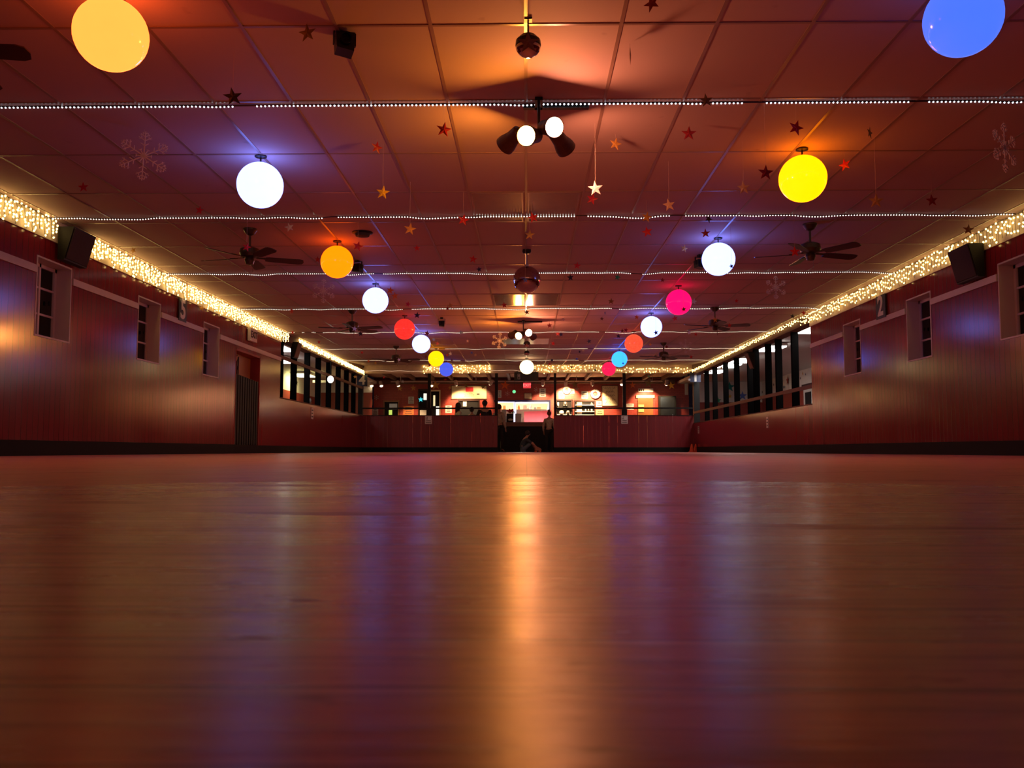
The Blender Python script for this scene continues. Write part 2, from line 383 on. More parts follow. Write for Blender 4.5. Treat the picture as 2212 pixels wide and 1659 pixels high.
# cornice board behind the icicle lights, stripe, kickboards
struct(MB().box((XL - 0.02, YN, 2.535), (XL + 0.018, YLO, ZC)), 'trim_2', 'strip', 'cream board along the top of the left wall', 'trim')
struct(MB().box((XL - 0.22, YLO, 2.62), (XL + 0.016, YF, ZC)).box((XL - 0.24, YR, ZC - 0.02), (XL + 0.016, YF, ZE + 0.08)), 'trim_15', 'beam', 'brown header board above the left opening', 'trim')
struct(MB().box((XR - 0.018, YN, 2.535), (XR + 0.02, YRO, ZC)), 'trim_3', 'strip', 'cream board along the top of the right wall', 'trim')
struct(MB().box((XR - 0.016, YRO, 2.62), (XR + 0.22, YF, ZC)).box((XR - 0.016, YR, ZC - 0.02), (XR + 0.24, YF, ZE + 0.08)), 'trim_16', 'beam', 'brown header board above the right opening', 'trim')
def stripe(name, X, out, wins, y1, label):
    mb = MB(); cur = YN
    for a, b in wins: mb.box((X, cur, 2.10), (X + out * 0.02, a - 0.01, 2.185)); cur = b + 0.01
    mb.box((X, cur, 2.10), (X + out * 0.02, y1, 2.185)); struct(mb, name, 'white', label, 'trim')
stripe('trim_4', XL, 1, WINL, YLO, 'white painted batten along the left wall')
stripe('trim_5', XR, -1, WINR, YRO, 'white painted batten along the right wall')
struct(MB().box((XL, YN, 0), (XL + 0.03, 16.98, 0.175)).box((XL, 16.98, 0), (XL + 0.03, YF, 0.165)), 'baseboard_left', 'kick', 'black kickboard along the left wall', 'baseboard')
struct(MB().box((XR - 0.03, YN, 0), (XR, YF, 0.175)), 'baseboard_right', 'kick', 'black kickboard along the right wall', 'baseboard')

def window(n, X, out, a, b, label):
    t = thing('window_%d' % n, label, 'window', (X, a, WZ0)); t['kind'] = 'structure'
    w, h = b - a, WZ1 - WZ0; D = 0.235 * out
    fr = MB()                                              # white reveal boards lining the opening and a thin casing edge
    fr.box((-0.006 * out, 0.004, 0.002), (D, w - 0.004, 0.022)).box((-0.004 * out, 0.004, h - 0.022), (D, w - 0.004, h - 0.002))
    fr.box((-0.004 * out, w - 0.022, 0.022), (D, w - 0.002, h - 0.022)).box((-0.004 * out, 0.002, 0.022), (D, 0.022, h - 0.022))
    fr.build('window_frame', 'white', t)
    sa = MB(); x0, x1 = 0.175 * out, 0.215 * out
    for y in (0.022, w - 0.067): sa.box((x0, y, 0.022), (x1, y + 0.045, h - 0.022))
    for z in (0.022, h - 0.067): sa.box((x0, 0.022, z), (x1, w - 0.022, z + 0.045))
    sa.box((x0, w / 2 - 0.018, 0.022), (x1, w / 2 + 0.018, h - 0.022))
    for k in (1, 2): sa.box((x0 + 0.005 * out, 0.022, h * k / 3 - 0.012), (x1, w - 0.022, h * k / 3 + 0.012))
    sa.build('sash', 'white', t)
    MB().box((0.195 * out, 0.03, 0.03), (0.199 * out, w - 0.03, h - 0.03)).build('pane', 'glass', t)
    MB().cbox((0.165 * out, w / 2 + 0.2, h * 0.5), (0.02, 0.012, 0.05)).build('latch', 'black', t)
names = ['nearest', 'middle', 'farthest']
for i, (a, b) in enumerate(WINL): window(i + 1, XL, -1, a, b, '%s white sash window in the left red wall' % names[i])
for i, (a, b) in enumerate(WINR): window(i + 4, XR, 1, a, b, '%s white sash window in the right red wall' % names[i])
# night behind the windows
struct(MB().box((XL - 1.2, 8, 0.5), (XL - 1.1, 16.9, 3)), 'wall_outside_left', 'darkroom', 'dark night outside the left windows')
struct(MB().box((XR + 1.1, 8, 0.5), (XR + 1.2, 16.9, 3)), 'wall_outside_right', 'darkroom', 'dark night outside the right windows')

# exit doorway on the left
d = thing('door_1', 'brown exit door set deep in the left wall', 'door', (XL, 16.98, 0)); d['kind'] = 'structure'
MB().box((-0.24, 0.0, 0), (-0.20, 1.58, 2.04)).build('door_panel', 'wood', d)
fr = MB().box((-0.24, 1.55, 0), (0.004, 1.58, 2.04)).box((-0.24, 0, 2.0), (0.004, 1.58, 2.04)).box((-0.24, 0, 0), (0.004, 0.03, 2.04)); fr.build('door_frame', 'sidered', d)
MB().tube([(-0.195, 0.2, 1.95), (-0.15, 0.2, 1.95), (-0.15, 0.5, 1.95)], 0.02).build('door_closer', 'black', d)
gt = thing('picket_gate', 'black gate of upright slats standing in the exit doorway', 'gate', (XL - 0.02, 16.98, 0.17))
for k in range(10):
    y = 0.06 + k * 0.148
    MB().box((-0.012, y, 0.0), (0.012, y + 0.10, 1.38 - 0.006 * k)).build('slat', 'black', gt)
for z in (0.25, 1.05): MB().box((-0.035, 0.04, z), (-0.012, 1.52, z + 0.08)).build('rail', 'black', gt)
hk = MB().tube([(0.0, 0.13, 1.38), (0.0, 0.13, 1.62), (0.0, 0.22, 1.72), (0.0, 0.22, 1.38)], 0.012).tube([(0.0, 0.03, 1.42), (0.0, 0.13, 1.55), (0.0, 0.22, 1.45)], 0.01)
hk.build('chain_hook', 'black', gt)
struct(MB().box((XL - 0.05, 16.98, 0), (XL + 0.031, 18.56, 0.165)), 'trim_6', 'kick', 'black sill board under the picket gate', 'trim')

# long openings: rail and black posts
for i, (nm, X, o, y0, zr, lab) in enumerate((('trim_7', XL, -1, YLO, 2.17, 'dark rail crossing the left opening'), ('trim_8', XR, 1, YRO, 1.305, 'wooden rail crossing the right opening'))):
    struct(MB().box((X + o * 0.004, y0, zr), (X + o * 0.05, YF, zr + 0.075)), nm, 'beam', lab, 'rail')
struct(MB().box((XL - 0.25, YLO, 1.25), (XL + 0.015, YF, 1.275)), 'trim_9', 'beam', 'wooden cap on the left half wall', 'trim')
struct(MB().box((XR - 0.015, YRO, 0.97), (XR + 0.25, YF, 0.992)), 'trim_10', 'beam', 'wooden cap on the right half wall', 'trim')
nth = ['nearest', 'second nearest', 'third nearest', 'fourth nearest', 'fifth nearest', 'sixth nearest', 'seventh nearest', 'eighth nearest', 'ninth nearest', 'tenth nearest', 'eleventh nearest', 'twelfth nearest']
for i, x in enumerate((615.4, 644.6, 673, 696.5, 719, 739, 756.6, 771.8)):
    Y = atx(x, 800, XL).y
    o = MB().box((-0.06, 0, 0), (-0.20, 0.10, 2.62 - 1.275)).build('opening_post', 'post', loc=(XL, Y, 1.275))
    tag(o, '%s black post standing on the left half wall' % nth[i], 'post', 'black posts of the left opening')
for i, x in enumerate((1706.6, 1672, 1650, 1624, 1611, 1582.5, 1559, 1536, 1518.6)):
    Y = atx(x, 800, XR).y
    o = MB().box((0.055, 0, 0), (0.195, 0.10, 2.62 - 0.992)).build('opening_post', 'post', loc=(XR, Y, 0.992))
    tag(o, '%s black post standing on the right half wall' % nth[i], 'post', 'black posts of the right opening')

# far half walls of upright boards with slits between them
def board_wall(name, x0, x1, label):
    mb = MB(); x = x0; random.seed(int(x0 * 10))
    while x < x1 - 0.02:
        w = min(0.145, x1 - x); gap = 0.002 if random.random() < 0.65 else 0.006
        mb.box((x, YF, 0.165), (x + w - gap, YF + 0.02, 1.245)); x += w
    mb.box((x0, YF + 0.02, 0.9), (x1, YF + 0.06, 1.0)).box((x0, YF + 0.02, 0.2), (x1, YF + 0.06, 0.3))
    struct(mb, name, 'board', label)
XG0, XG1 = aty(1075, 970, YF).x, aty(1196.5, 970, YF).x
board_wall('wall_back_left', XL, XG0, 'dark red board half wall left of the rink entrance')
board_wall('wall_back_right', XG1, XR, 'dark red board half wall right of the rink entrance')
struct(MB().box((XL, YF - 0.015, 0), (XG0, YF + 0.05, 0.165)), 'baseboard_back_left', 'kick', 'black kickboard of the left half wall at the far end', 'baseboard')
struct(MB().box((XG1, YF - 0.015, 0), (XR, YF + 0.05, 0.165)), 'baseboard_back_right', 'kick', 'black kickboard of the right half wall at the far end', 'baseboard')
struct(MB().box((XL, YF - 0.02, 1.245), (XG0, YF + 0.08, 1.265)).box((XG1, YF - 0.02, 1.245), (XR, YF + 0.08, 1.265)), 'trim_11', 'black', 'dark cap of the far half walls', 'trim')
zr = aty(850, 882, YF).z
struct(MB().box((XL, YF + 0.0, zr - 0.025), (XG0, YF + 0.05, zr + 0.025)).box((XG1, YF, zr - 0.025), (XR, YF + 0.05, zr + 0.025)), 'trim_12', 'black', 'dark handrail above the far half walls', 'rail')
ZH = aty(1106, 806, YF).z                                   # underside of the header
struct(MB().box((XL, YF, ZH), (XR, YF + 0.16, ZE + 0.1)), 'wall_header', 'cream', 'beige header board across the far end of the rink', 'header')
for i, (x0, x1, lab) in enumerate(((923.4, 930, 'slim black post standing on the left far half wall'), (1069, 1075.5, 'black post at the left edge of the rink entrance'), (1196.7, 1202, 'black post at the right edge of the rink entrance'), (1346, 1352.5, 'slim black post standing on the right far half wall'))):
    a, b = aty(x0, 900, YF).x, aty(x1, 900, YF).x
    full = i in (1, 2)
    pt = thing('header_post', lab, 'post', ((a + b) / 2, YF + 0.06, 0.0 if full else 1.265), 'posts under the header')
    z0 = 0.0 if full else 1.265
    MB().cbox((0, 0, (ZH - z0) / 2), (b - a, 0.1, ZH - z0)).build('shaft', 'black', pt)
    if not full: MB().cbox((0, 0, 0.10), (b - a + 0.08, 0.06, 0.20)).build('foot_block', 'black', pt)
tag(MB().box((-0.1, -0.1, 0), (0.1, 0.1, ZC)).build('corner_post', 'black', loc=(XR + 0.13, YF + 0.12, 0)), 'thick black post in the far right corner of the rink', 'post')
tag(MB().box((-0.08, -0.08, 0), (0.08, 0.08, 1.53)).build('corner_post', 'black', loc=(XL + 0.03 - 0.12, YF + 0.15, 1.27)), 'black post in the far left corner beside the number plate', 'post')

# side rooms
ZS = 2.76
for (s, X, xw, nm) in ((-1, XL - 0.24, -8.2, 'left'), (1, XR + 0.24, 9.3, 'right')):
    struct(MB().box((X + s * 0.2, 16, ZS), (xw + s * 0.1, 37.5, ZS + 0.1)).box((X, 16, ZS + 0.06), (X + s * 0.3, YF + 0.1, ZS + 0.16)), 'ceiling_side_' + nm, 'sidewhite', 'white ceiling of the %s side room' % nm, 'ceiling')
    struct(MB().box((xw, 16, 2.12), (xw + s * 0.1, 37.5, ZS)), 'wall_side_%s_upper' % nm, 'sidewhite', 'white upper wall of the %s side room' % nm)
    struct(MB().box((xw, 16, 0), (xw + s * 0.1, 37.5, 2.12)), 'wall_side_%s_lower' % nm, 'sidered', 'red lower wall of the %s side room' % nm)
    struct(MB().box((X, 16.9, 0), (xw, 17.0, ZS)), 'wall_side_%s_near' % nm, 'sidewhite', 'near end wall of the %s side room' % nm)
struct(MB().box((6.6, 35, 1.95), (9.3, 35.1, ZS)), 'wall_side_right_end', 'sidewhite', 'white end wall of the right side room')
struct(MB().box((6.6, 34.98, 0), (9.3, 35.1, 1.95)), 'wall_side_right_end_lower', 'sidered', 'red lower end wall of the right side room')
struct(MB().box((-8.2, 35, 0), (XL - 0.5, 35.1, 2.35)), 'wall_side_left_end', 'sidered', 'red end wall of the left side room')
struct(MB().box((-8.2, 35, 2.35), (XL - 0.5, 35.1, ZS)), 'wall_side_left_end_upper', 'sidewhite', 'pale upper end wall of the left side room')

# snack area behind the header
YB = 36.0; ZB = 3.02
HX0, HX1, HZ0, HZ1 = aty(1070, 890, YB).x, aty(1186, 890, YB).x, aty(1130, 914, YB).z, aty(1130, 868, YB).z   # serving hatch
struct(MB().box((XL - 0.6, YB, 0), (HX0, YB + 0.15, ZB)).box((HX1, YB, 0), (6.6, YB + 0.15, ZB)).box((HX0, YB, 0), (HX1, YB + 0.15, HZ0)).box((HX0, YB, HZ1), (HX1, YB + 0.15, ZB)), 'wall_back', 'brick', 'red painted brick back wall of the snack area')
struct(MB().box((HX0 - 0.4, YB + 1.9, 0.3), (HX1 + 0.4, YB + 2.0, 2.6)).box((HX0 - 0.5, YB + 0.15, 0.3), (HX0 - 0.4, YB + 2, 2.6)).box((HX1 + 0.4, YB + 0.15, 0.3), (HX1 + 0.5, YB + 2, 2.6)).box((HX0 - 0.5, YB + 0.15, 2.5), (HX1 + 0.5, YB + 2, 2.6)).box((HX0 - 0.5, YB + 0.15, 0.2), (HX1 + 0.5, YB + 2, 0.3)), 'wall_kitchen', 'kitchen', 'yellowish walls of the kitchen behind the serving hatch')
struct(MB().box((XL - 0.6, YF + 0.1, ZB), (XR + 0.6, YB + 0.1, ZB + 0.1)), 'ceiling_snack_area', 'cream', 'beige fabric ceiling over the snack area', 'ceiling')
for i in range(15):
    x = -5.3 + i * 0.77
    tag(MB().box((-0.05, 0, 0), (0.05, YB - YF - 0.65, 0.14)).build('rafter', 'beam', loc=(x, YF + 0.3, ZB - 0.14)), 'brown rafter over the snack area, %s from the left' % ORD[i], 'rafter', 'rafters over the snack area')
struct(MB().box((XL - 0.5, YB - 0.3, ZB - 0.26), (XR + 0.3, YB, ZB - 0.12)), 'trim_13', 'beam', 'dark beam along the top of the back wall', 'beam')

# ================================================================== CEILING FITTINGS
# ---- coloured globe lamps
GLOBES = [  # photo x, y, emission rgb, label
    (240, 75, (4.6, 0.56, 0.08), 'big red and amber glowing globe, nearest on the left of the ceiling'),
    (562, 400, (0.9, 1.2, 5.2), 'white glowing globe with blue halo, second from the front of the left row'),
    (728, 566, (3.6, 0.36, 0.0), 'orange glowing globe hanging beside the near left ceiling fan'),
    (811, 649, (0.9, 1.2, 5.2), 'white glowing globe beside two orange stars in the left row'),
    (874, 711, (1.0, 0.03, 0.022), 'red speckled glowing globe in the left row'),
    (910, 743, (0.9, 1.2, 5.2), 'small white glowing globe between red and yellow globes of the left row'),
    (942, 775, (2.2, 0.85, 0.0), 'small yellow glowing globe in the left row'),
    (964, 798, (0.06, 0.11, 0.82), 'royal blue globe in front of the header icicle lights'),
    (2080, 40, (0.07, 0.185, 1.05), 'big dim blue globe nearest on the right of the ceiling'),
    (1734, 386, (4.4, 0.90, 0.0), 'large bright yellow globe with orange halo in the right row'),
    (1552, 560, (0.9, 1.25, 5.4), 'large white globe with blue halo in the right row'),
    (1466, 653, (2.2, 0.002, 0.17), 'magenta glowing globe in the right row'),
    (1407, 706, (0.9, 1.2, 5.2), 'white globe with a dark star before it in the right row'),
    (1369, 742, (1.05, 0.085, 0.035), 'orange red speckled globe in the right row'),
    (1338, 776, (0.06, 0.66, 5.0), 'cyan glowing globe with violet halo in the right row'),
    (1315, 797, (0.85, 0.012, 0.085), 'crimson speckled globe at the far end of the right row'),
    (1138, 793, (3.4, 2.6, 1.25), 'cream white globe hanging at the middle of the far header'),
]
GPOS = []
cap0 = None
for i, (px, py, col, lab) in enumerate(GLOBES):
    c = atz(px, py, 2.52) if py < 780 else aty(px, py, 26.75 if i != 16 else 26.2)
    zt = zc(c.y)
    t = thing('globe_lamp', lab, 'lamp', (c.x, c.y, zt), 'coloured globe lamps')
    r = 0.212; dz = c.z - zt
    if i in (4, 13, 15):
        m, tr, b = nt('speckled_globe_%d' % i)
        f = noise(tr, scaled(tr, obj_co(tr), (30, 30, 30)), 1.0, 2)
        L(tr, mixc(tr, f, tuple(v * 0.6 for v in col), tuple(v * 1.5 for v in col)), b.inputs['Emission Color'])
        b.inputs['Emission Strength'].default_value = 1.0; b.inputs['Base Color'].default_value = (0.5, 0.02, 0.02, 1); b.inputs['Roughness'].default_value = 0.2
    else:
        mx = max(col); m = glow('globe_plastic_%d' % i, col, 1.0, tuple(min(0.6, 0.05 + 0.5 * v / mx) for v in col), 0.12)
    MB().ball((0, 0, dz), r, 32, 20).build('shade', m, t, smooth=True)
    if cap0 is None:
        cap0 = MB().lathe([(0.001, 0), (0.055, 0), (0.055, -0.014), (0.02, -0.022), (0.001, -0.022)], 20).build('ceiling_cap', 'blackmetal', t)
        hk0 = MB().tube([(0, 0, -0.02), (0, 0, dz + r - 0.004)], 0.008).build('hanger', 'blackmetal', t)
    else:
        dup(cap0, t); h = dup(hk0, t); h.scale = (1, 1, max(0.3, (-(dz + r) + 0.004) / (-(GPOS[0][1] + r) + 0.004)))
    GPOS.append((c, dz))

# ---- rope lights strung across the ceiling
def string_light(n, pxy, Y, col, lab, gaps, seed):
    random.seed(seed)
    t = thing('string_light', lab, 'string lights', (0, Y, 0), 'rope lights across the ceiling')
    m = glow('string_bulb_glow_%d' % n, col, 1.0, (0.8, 0.8, 0.8), 0.4, sample=False)
    zm = aty(1137, pxy, Y).z
    ph = [random.uniform(0, 6.28) for _ in range(4)]
    zt = zc(Y) - 0.010
    def zz(x):
        w = 0.014 * sin(x * 3.1 + ph[0]) + 0.009 * sin(x * 5.3 + ph[1]) + 0.006 * sin(x * 9.7 + ph[2])
        return min(zt, zm - 0.010 + w)
    xa, xb = XL + 0.03, XR - 0.03
    pts = [(x, 0, zz(x) + 0.003) for x in np.linspace(xa, xb, 130)]
    MB().tube(pts, 0.0065, 6).build('cord', 'cord', t)
    gx = [aty(a, pxy, Y).x for a in gaps]
    xs = [x for x in np.arange(xa + 0.02, xb - 0.01, 0.0325) if not any(abs(x - q) < 0.075 for q in gx)]
    r = 0.0078
    proto = MB().ball((0, 0, 0), r, 8, 6)
    xs.sort(key=lambda x: abs(x - 0.0))
    main, rest = (xs[:100], xs[100:]) if n < 4 else ([], xs)
    b0 = None
    for x in main:
        if b0 is None: b0 = proto.build('bulb', m, t, True, (x, 0, zz(x) - 0.004))
        else: dup(b0, t, (x, 0, zz(x) - 0.004))
    rb = MB()
    for x in rest: rb.ball((x, 0, zz(x) - 0.004), r, 6, 4)
    o = rb.build('far_bulbs' if main else 'bulbs', m, t, True); o['kind'] = 'stuff'
STR = [(218, 6.81, (2.0, 2.3, 2.6), 'rope light of cool white bulbs nearest across the ceiling', (530, 1627, 1985)),
       (465, 10.17, (2.4, 2.2, 1.9), 'second nearest rope light of white bulbs across the ceiling', (714, 1256, 1462)),
       (588, 13.48, (2.4, 2.2, 1.9), 'third rope light crossing the ceiling beside the mirror ball', (817, 1376)),
       (665, 16.90, (2.4, 2.1, 1.7), 'fourth rope light crossing the ceiling beyond the mirror ball', (880, 1329)),
       (716.5, 20.30, (2.3, 1.9, 1.4), 'fifth rope light crossing the ceiling at the far lit spotlights', (645, 665, 690, 1300)),
       (751.5, 23.64, (2.2, 1.6, 1.1), 'sixth rope light crossing the ceiling below the small white globe', (955, 1276)),
       (777.5, 26.68, (2.2, 1.6, 1.0), 'seventh rope light crossing the ceiling level with the yellow globe', (1000, 1256)),
       (800, 30.12, (2.0, 1.2, 0.7), 'last rope light running along the far header', ())]
for i, (py, Y, col, lab, gaps) in enumerate(STR): string_light(i, py, Y, col, lab, gaps, 20 + i)

# ---- icicle lights along the wall tops and the header
BULB = glow('icicle_bulb_glow', (6.0, 3.9, 1.15), 1.0, (0.8, 0.7, 0.5), 0.4)
def icicle(n, lab, P, length, dens, drop, seed, rb=0.0112, keep=100, flat=1.0):
    """P(s, out, z): point at s metres along the run, out metres off the board, z metres up"""
    random.seed(seed)
    t = thing('icicle_light', lab, 'string lights', P(0, 0.02, 0), 'icicle lights around the rink')
    base = Vector(P(0, 0.02, 0))
    w = MB(); bl = []
    top = 0.0; s = 0.0
    w.tube([Vector(P(min(length, q * 0.2), 0.022 + 0.006 * sin(q), -0.012 + 0.006 * sin(q * 1.7))) - base for q in range(int(length / 0.2) + 2)], 0.004, 5)
    while s < length:
        dl = drop * random.choice((0.75, 0.9, 1.0, 1.1)) * random.uniform(0.92, 1.05)
        nb = max(1, int(round(dens * 0.075 * dl / drop + random.uniform(-0.4, 0.6))))
        pts = []; q = 0
        lean = random.uniform(-0.03, 0.03)
        for k in range(5): pts.append(Vector(P(s + lean * k / 4 + random.uniform(-0.008, 0.008), 0.024 + random.uniform(0, 0.012), -0.012 - dl * k / 4)) - base)
        w.tube(pts, 0.0026, 4)
        for k in range(nb):
            f = (k + random.uniform(0.1, 0.9)) / nb
            bl.append(Vector(P(s + lean * f + random.uniform(-0.02, 0.02), 0.036 + random.uniform(0, 0.018), -0.006 - dl * f)) - base)
        s += random.uniform(0.055, 0.095)
    w.build('wire', 'wire', t)
    bl.sort(key=lambda p: (p + base).y)
    def shp(mb, c, k=1.0): return mb.lathe([(0.001, -rb * 1.5 * k), (rb * 0.75 * k, -rb * 0.9 * k), (rb * k, 0), (rb * 0.7 * k, rb * 0.8 * k), (0.001, rb * 1.1 * k)], 7, c)
    b0 = None
    for p in bl[:keep]:
        if b0 is None: b0 = shp(MB(), (0, 0, 0)).build('bulb', BULB, t, True, p)
        else: o = dup(b0, t, p); o.rotation_euler = (random.uniform(-0.6, 0.6), random.uniform(-0.6, 0.6), 0)
    if len(bl) > keep:
        r = MB()
        for p in bl[keep:]: shp(r, p)
        o = r.build('far_bulbs' if keep else 'bulbs', BULB, t, True); o['kind'] = 'stuff'
def wallrun(X, out, y0):
    return lambda s, o, z: (X + out * (o + 0.0), y0 + s, ZC - 0.004 + z)
icicle(0, 'dense icicle lights before the near left speaker', wallrun(XL + 0.018, 1, 8.9), 1.36, 80, 0.25, 1)
icicle(1, 'dense icicle lights between the near left speaker and the number five plate', wallrun(XL + 0.018, 1, 11.05), 3.24, 84, 0.25, 2)
icicle(2, 'dense icicle lights between the number five plate and the left opening', wallrun(XL + 0.018, 1, 14.35), 6.2, 80, 0.23, 3)
icicle(3, 'icicle lights along the top of the left opening', wallrun(XL + 0.018, 1, 21.5), 8.7, 66, 0.13, 4)
icicle(4, 'loose icicle lights from the near right speaker toward the viewer', wallrun(XR - 0.018, -1, 8.9), 2.5, 40, 0.25, 5)
icicle(5, 'loose icicle lights between the near right speaker and the number two plate', wallrun(XR - 0.018, -1, 11.5), 3.12, 42, 0.24, 6)
icicle(6, 'loose icicle lights between the number two plate and the right opening', wallrun(XR - 0.018, -1, 14.7), 3.5, 40, 0.2, 7)
icicle(7, 'sparse line of icicle lights above the right opening', wallrun(XR - 0.018, -1, 18.3), 11.8, 26, 0.085, 8)
def headrun(x0, zt): return lambda s, o, z: (x0 + s, YF - 0.002 - o, zt + z)
ZT = aty(1106, 786, YF).z
def hx(px): return aty(px, 795, YF).x
icicle(8, 'dense icicle lights on the far header around the royal blue globe', headrun(hx(917), ZT), hx(1062) - hx(917), 50, 0.31, 9, 0.0165, 0)
icicle(9, 'dense icicle lights on the far header right of the cream white globe', headrun(hx(1156), ZT), hx(1303) - hx(1156), 34, 0.31, 10, 0.0165, 0)
icicle(10, 'sparse icicle lights on the far header toward the right corner', headrun(hx(1318), ZT - 0.12), hx(1497) - hx(1318), 20, 0.20, 11, 0.0165, 0)

# ---- clusters of spotlight cans
SPOTL = {(h, i): glow('%s_spot_lens' % n, c, e) for i, e in ((0, 310.0), (1, 470.0)) for h, n, c in (('a', 'orange', (1.0, 0.33, 0.04)), ('b', 'peach', (1.0, 0.32, 0.15)))}
def cluster(lab, c, cans, i):
    t = thing('spotlight_cluster', lab, 'spotlight', c, 'spotlight clusters')
    ht = ZC - c[2]
    MB().cbox((0.14, 0.17, ht - 0.014), (0.52, 0.05, 0.026)).cbox((0, 0.09, ht - 0.014), (0.06, 0.2, 0.026)).tube([(0, 0, ht - 0.01), (0, 0, 0.12)], 0.012).tube([(-0.17, 0, 0.13), (0.17, 0, 0.13)], 0.012).build('bracket_and_dark_slot', 'blackmetal', t)  # long black bar stands in for a shadowed slot between tiles; rods carry cans
    for (p, dr, hue) in cans:
        R = look(dr); R.translation = Vector(p)
        q = MB().lathe([(0.03, -0.20), (0.055, -0.185), (0.060, -0.10), (0.078, -0.035), (0.080, 0.0), (0.074, 0.0), (0.072, -0.016), (0.001, -0.016)], 28)
        can = q.xf(R).build('can', 'canmetal', t, smooth=False)
        ln = MB().lathe([(0.001, -0.012), (0.0715, -0.012), (0.0715, -0.007), (0.05, -0.002), (0.001, 0.0)], 28).xf(R)
        ln.build('lens', SPOTL[hue, i], can, smooth=True)
        b = Vector(p) - Vector(dr).normalized() * 0.11
        yk = MB().tube([b + Vector((0, 0, 0.06)), Vector((b.x * 0.7, b.y * 0.4, 0.13))], 0.008); yk.build('yoke', 'blackmetal', can)
CANS = lambda: [((-0.10, -0.20, 0.015), (-0.42, -0.84, -0.30), 'a'), ((0.115, -0.20, 0.08), (0.42, -0.84, -0.30), 'b'),
                ((-0.27, 0.15, 0.06), (-0.62, 0.68, -0.36), 'a'), ((0.22, 0.15, 0.03), (0.50, 0.72, -0.42), 'b')]
cluster('cluster of lit orange spotlights hanging at the middle near the first rope light', (0.10, 6.70, 2.405), CANS(), 0)
cluster('far cluster of lit spotlights hanging beyond the mirror ball', (-0.06, 18.5, 2.42), CANS(), 1)

# ---- mirror ball
c = aty(1138, 604, 11.95)
t = thing('mirror_ball', 'large mirror ball hanging from the middle of the ceiling', 'mirror ball', (c.x, c.y, ZC))
MB().ball((0, 0, c.z - ZC), 0.187, 44, 30).build('mirror_tiles', 'chrome', t)
MB().lathe([(0.001, 0), (0.06, 0), (0.06, -0.035), (0.035, -0.06), (0.001, -0.06)], 20).build('motor', 'blackmetal', t)
MB().tube([(0, 0, -0.055), (0, 0, c.z - ZC + 0.18)], 0.010).lathe([(0.001, c.z - ZC + 0.176), (0.03, c.z - ZC + 0.176), (0.03, c.z - ZC + 0.205), (0.001, c.z - ZC + 0.205)], 16).build('rod', 'steel', t)
# ---- half dome crystal effect light near the viewer, small ones further off
def dome(lab, px, py, Y, r, far=False):
    c = aty(px, py, Y); h = zc(Y) - c.z
    t = thing('dome_light', lab, 'effect light', (c.x, c.y, c.z), 'dome effect lights')
    MB().lathe([(0.001, r * 0.75), (r * 0.55, r * 0.75), (r * 0.95, r * 0.35), (r, -r * 0.05), (r * 0.98, -r * 0.15), (0.001, -r * 0.15)], 24).build('housing', 'blackmetal', t)
    q = MB(); 
    pr = [(r * 0.97, -r * 0.15)] + [(r * 0.97 * cos(a), -r * 0.15 - r * 0.85 * sin(a)) for a in (0.25, 0.5, 0.75, 1.0, 1.25)] + [(0.001, -r)]
    q.lathe(pr, 18).build('crystal_dome', 'chrome', t)
    MB().tube([(0, 0, r * 0.7), (0, 0, h + 0.002)], 0.006).cbox((0, 0, h - 0.006), (0.05, 0.05, 0.012)).build('mount', 'blackmetal', t)
dome('dome effect light with crystal lower half, nearest on the ceiling midline', 1141, 97, 5.45, 0.082)
dome('small dark dome effect light just below the far lit spotlights', 1138, 743, 20.55, 0.08)
dome('small dark dome effect light just above the cream white globe', 1138, 762, 23.6, 0.075)

# ---- black moving head scanners
def scanner(lab, px, py, Y, s=1.0, rz=0.3):
    c = aty(px, py, Y); h = zc(Y) - c.z
    t = thing('scanner_light', lab, 'effect light', (c.x, c.y, c.z), 'black scanner lights', rotz=rz)
    b = MB().hexa([(-0.055, -0.06, -0.06), (0.055, -0.06, -0.075), (0.055, 0.07, -0.075), (-0.055, 0.07, -0.06), (-0.062, -0.06, 0.045), (0.062, -0.06, 0.05), (0.062, 0.07, 0.05), (-0.062, 0.07, 0.045)])
    b.build('body', 'blackmetal', t)
    MB().lathe([(0.001, 0.0), (0.035, 0.0), (0.038, 0.03), (0.03, 0.03), (0.028, 0.012), (0.001, 0.012)], 16).xf(Matrix.Translation((0, -0.06, 0)) @ look((0, -1, -0.1)) ).build('barrel', 'black', t)
    y = MB()
    for sx in (-1, 1): y.box((sx * 0.066, -0.015, -0.02), (sx * 0.074, 0.015, 0.085))
    y.box((-0.074, -0.015, 0.078), (0.074, 0.015, 0.086)).box((-0.03, -0.03, 0.086), (0.03, 0.03, h))
    y.build('yoke', 'blackmetal', t)
scanner('black scanner light near the dark olive star at the front', 744, 92, 5.62, 1, 0.35)
scanner('black scanner light half hidden behind the orange globe', 772, 578, 12.6, 1, -0.3)
scanner('black scanner light half hidden behind the large white right globe', 1512, 569, 12.3, 1, 0.3)
scanner('black scanner light right of the red speckled globe', 954, 698, 18.1, 1, 0.1)
# ---- round ceiling speaker
c = atz(783, 502, ZC)
t = thing('ceiling_speaker', 'round black speaker flush in the ceiling above the orange globe', 'speaker', (c.x, c.y, ZC))
MB().lathe([(0.001, 0), (0.13, 0), (0.13, -0.01), (0.10, -0.02), (0.001, -0.02)], 28).build('rim', 'black', t)
MB().lathe([(0.001, -0.02), (0.095, -0.02), (0.085, -0.05), (0.03, -0.06), (0.001, -0.06)], 28).build('grille', 'grille', t)

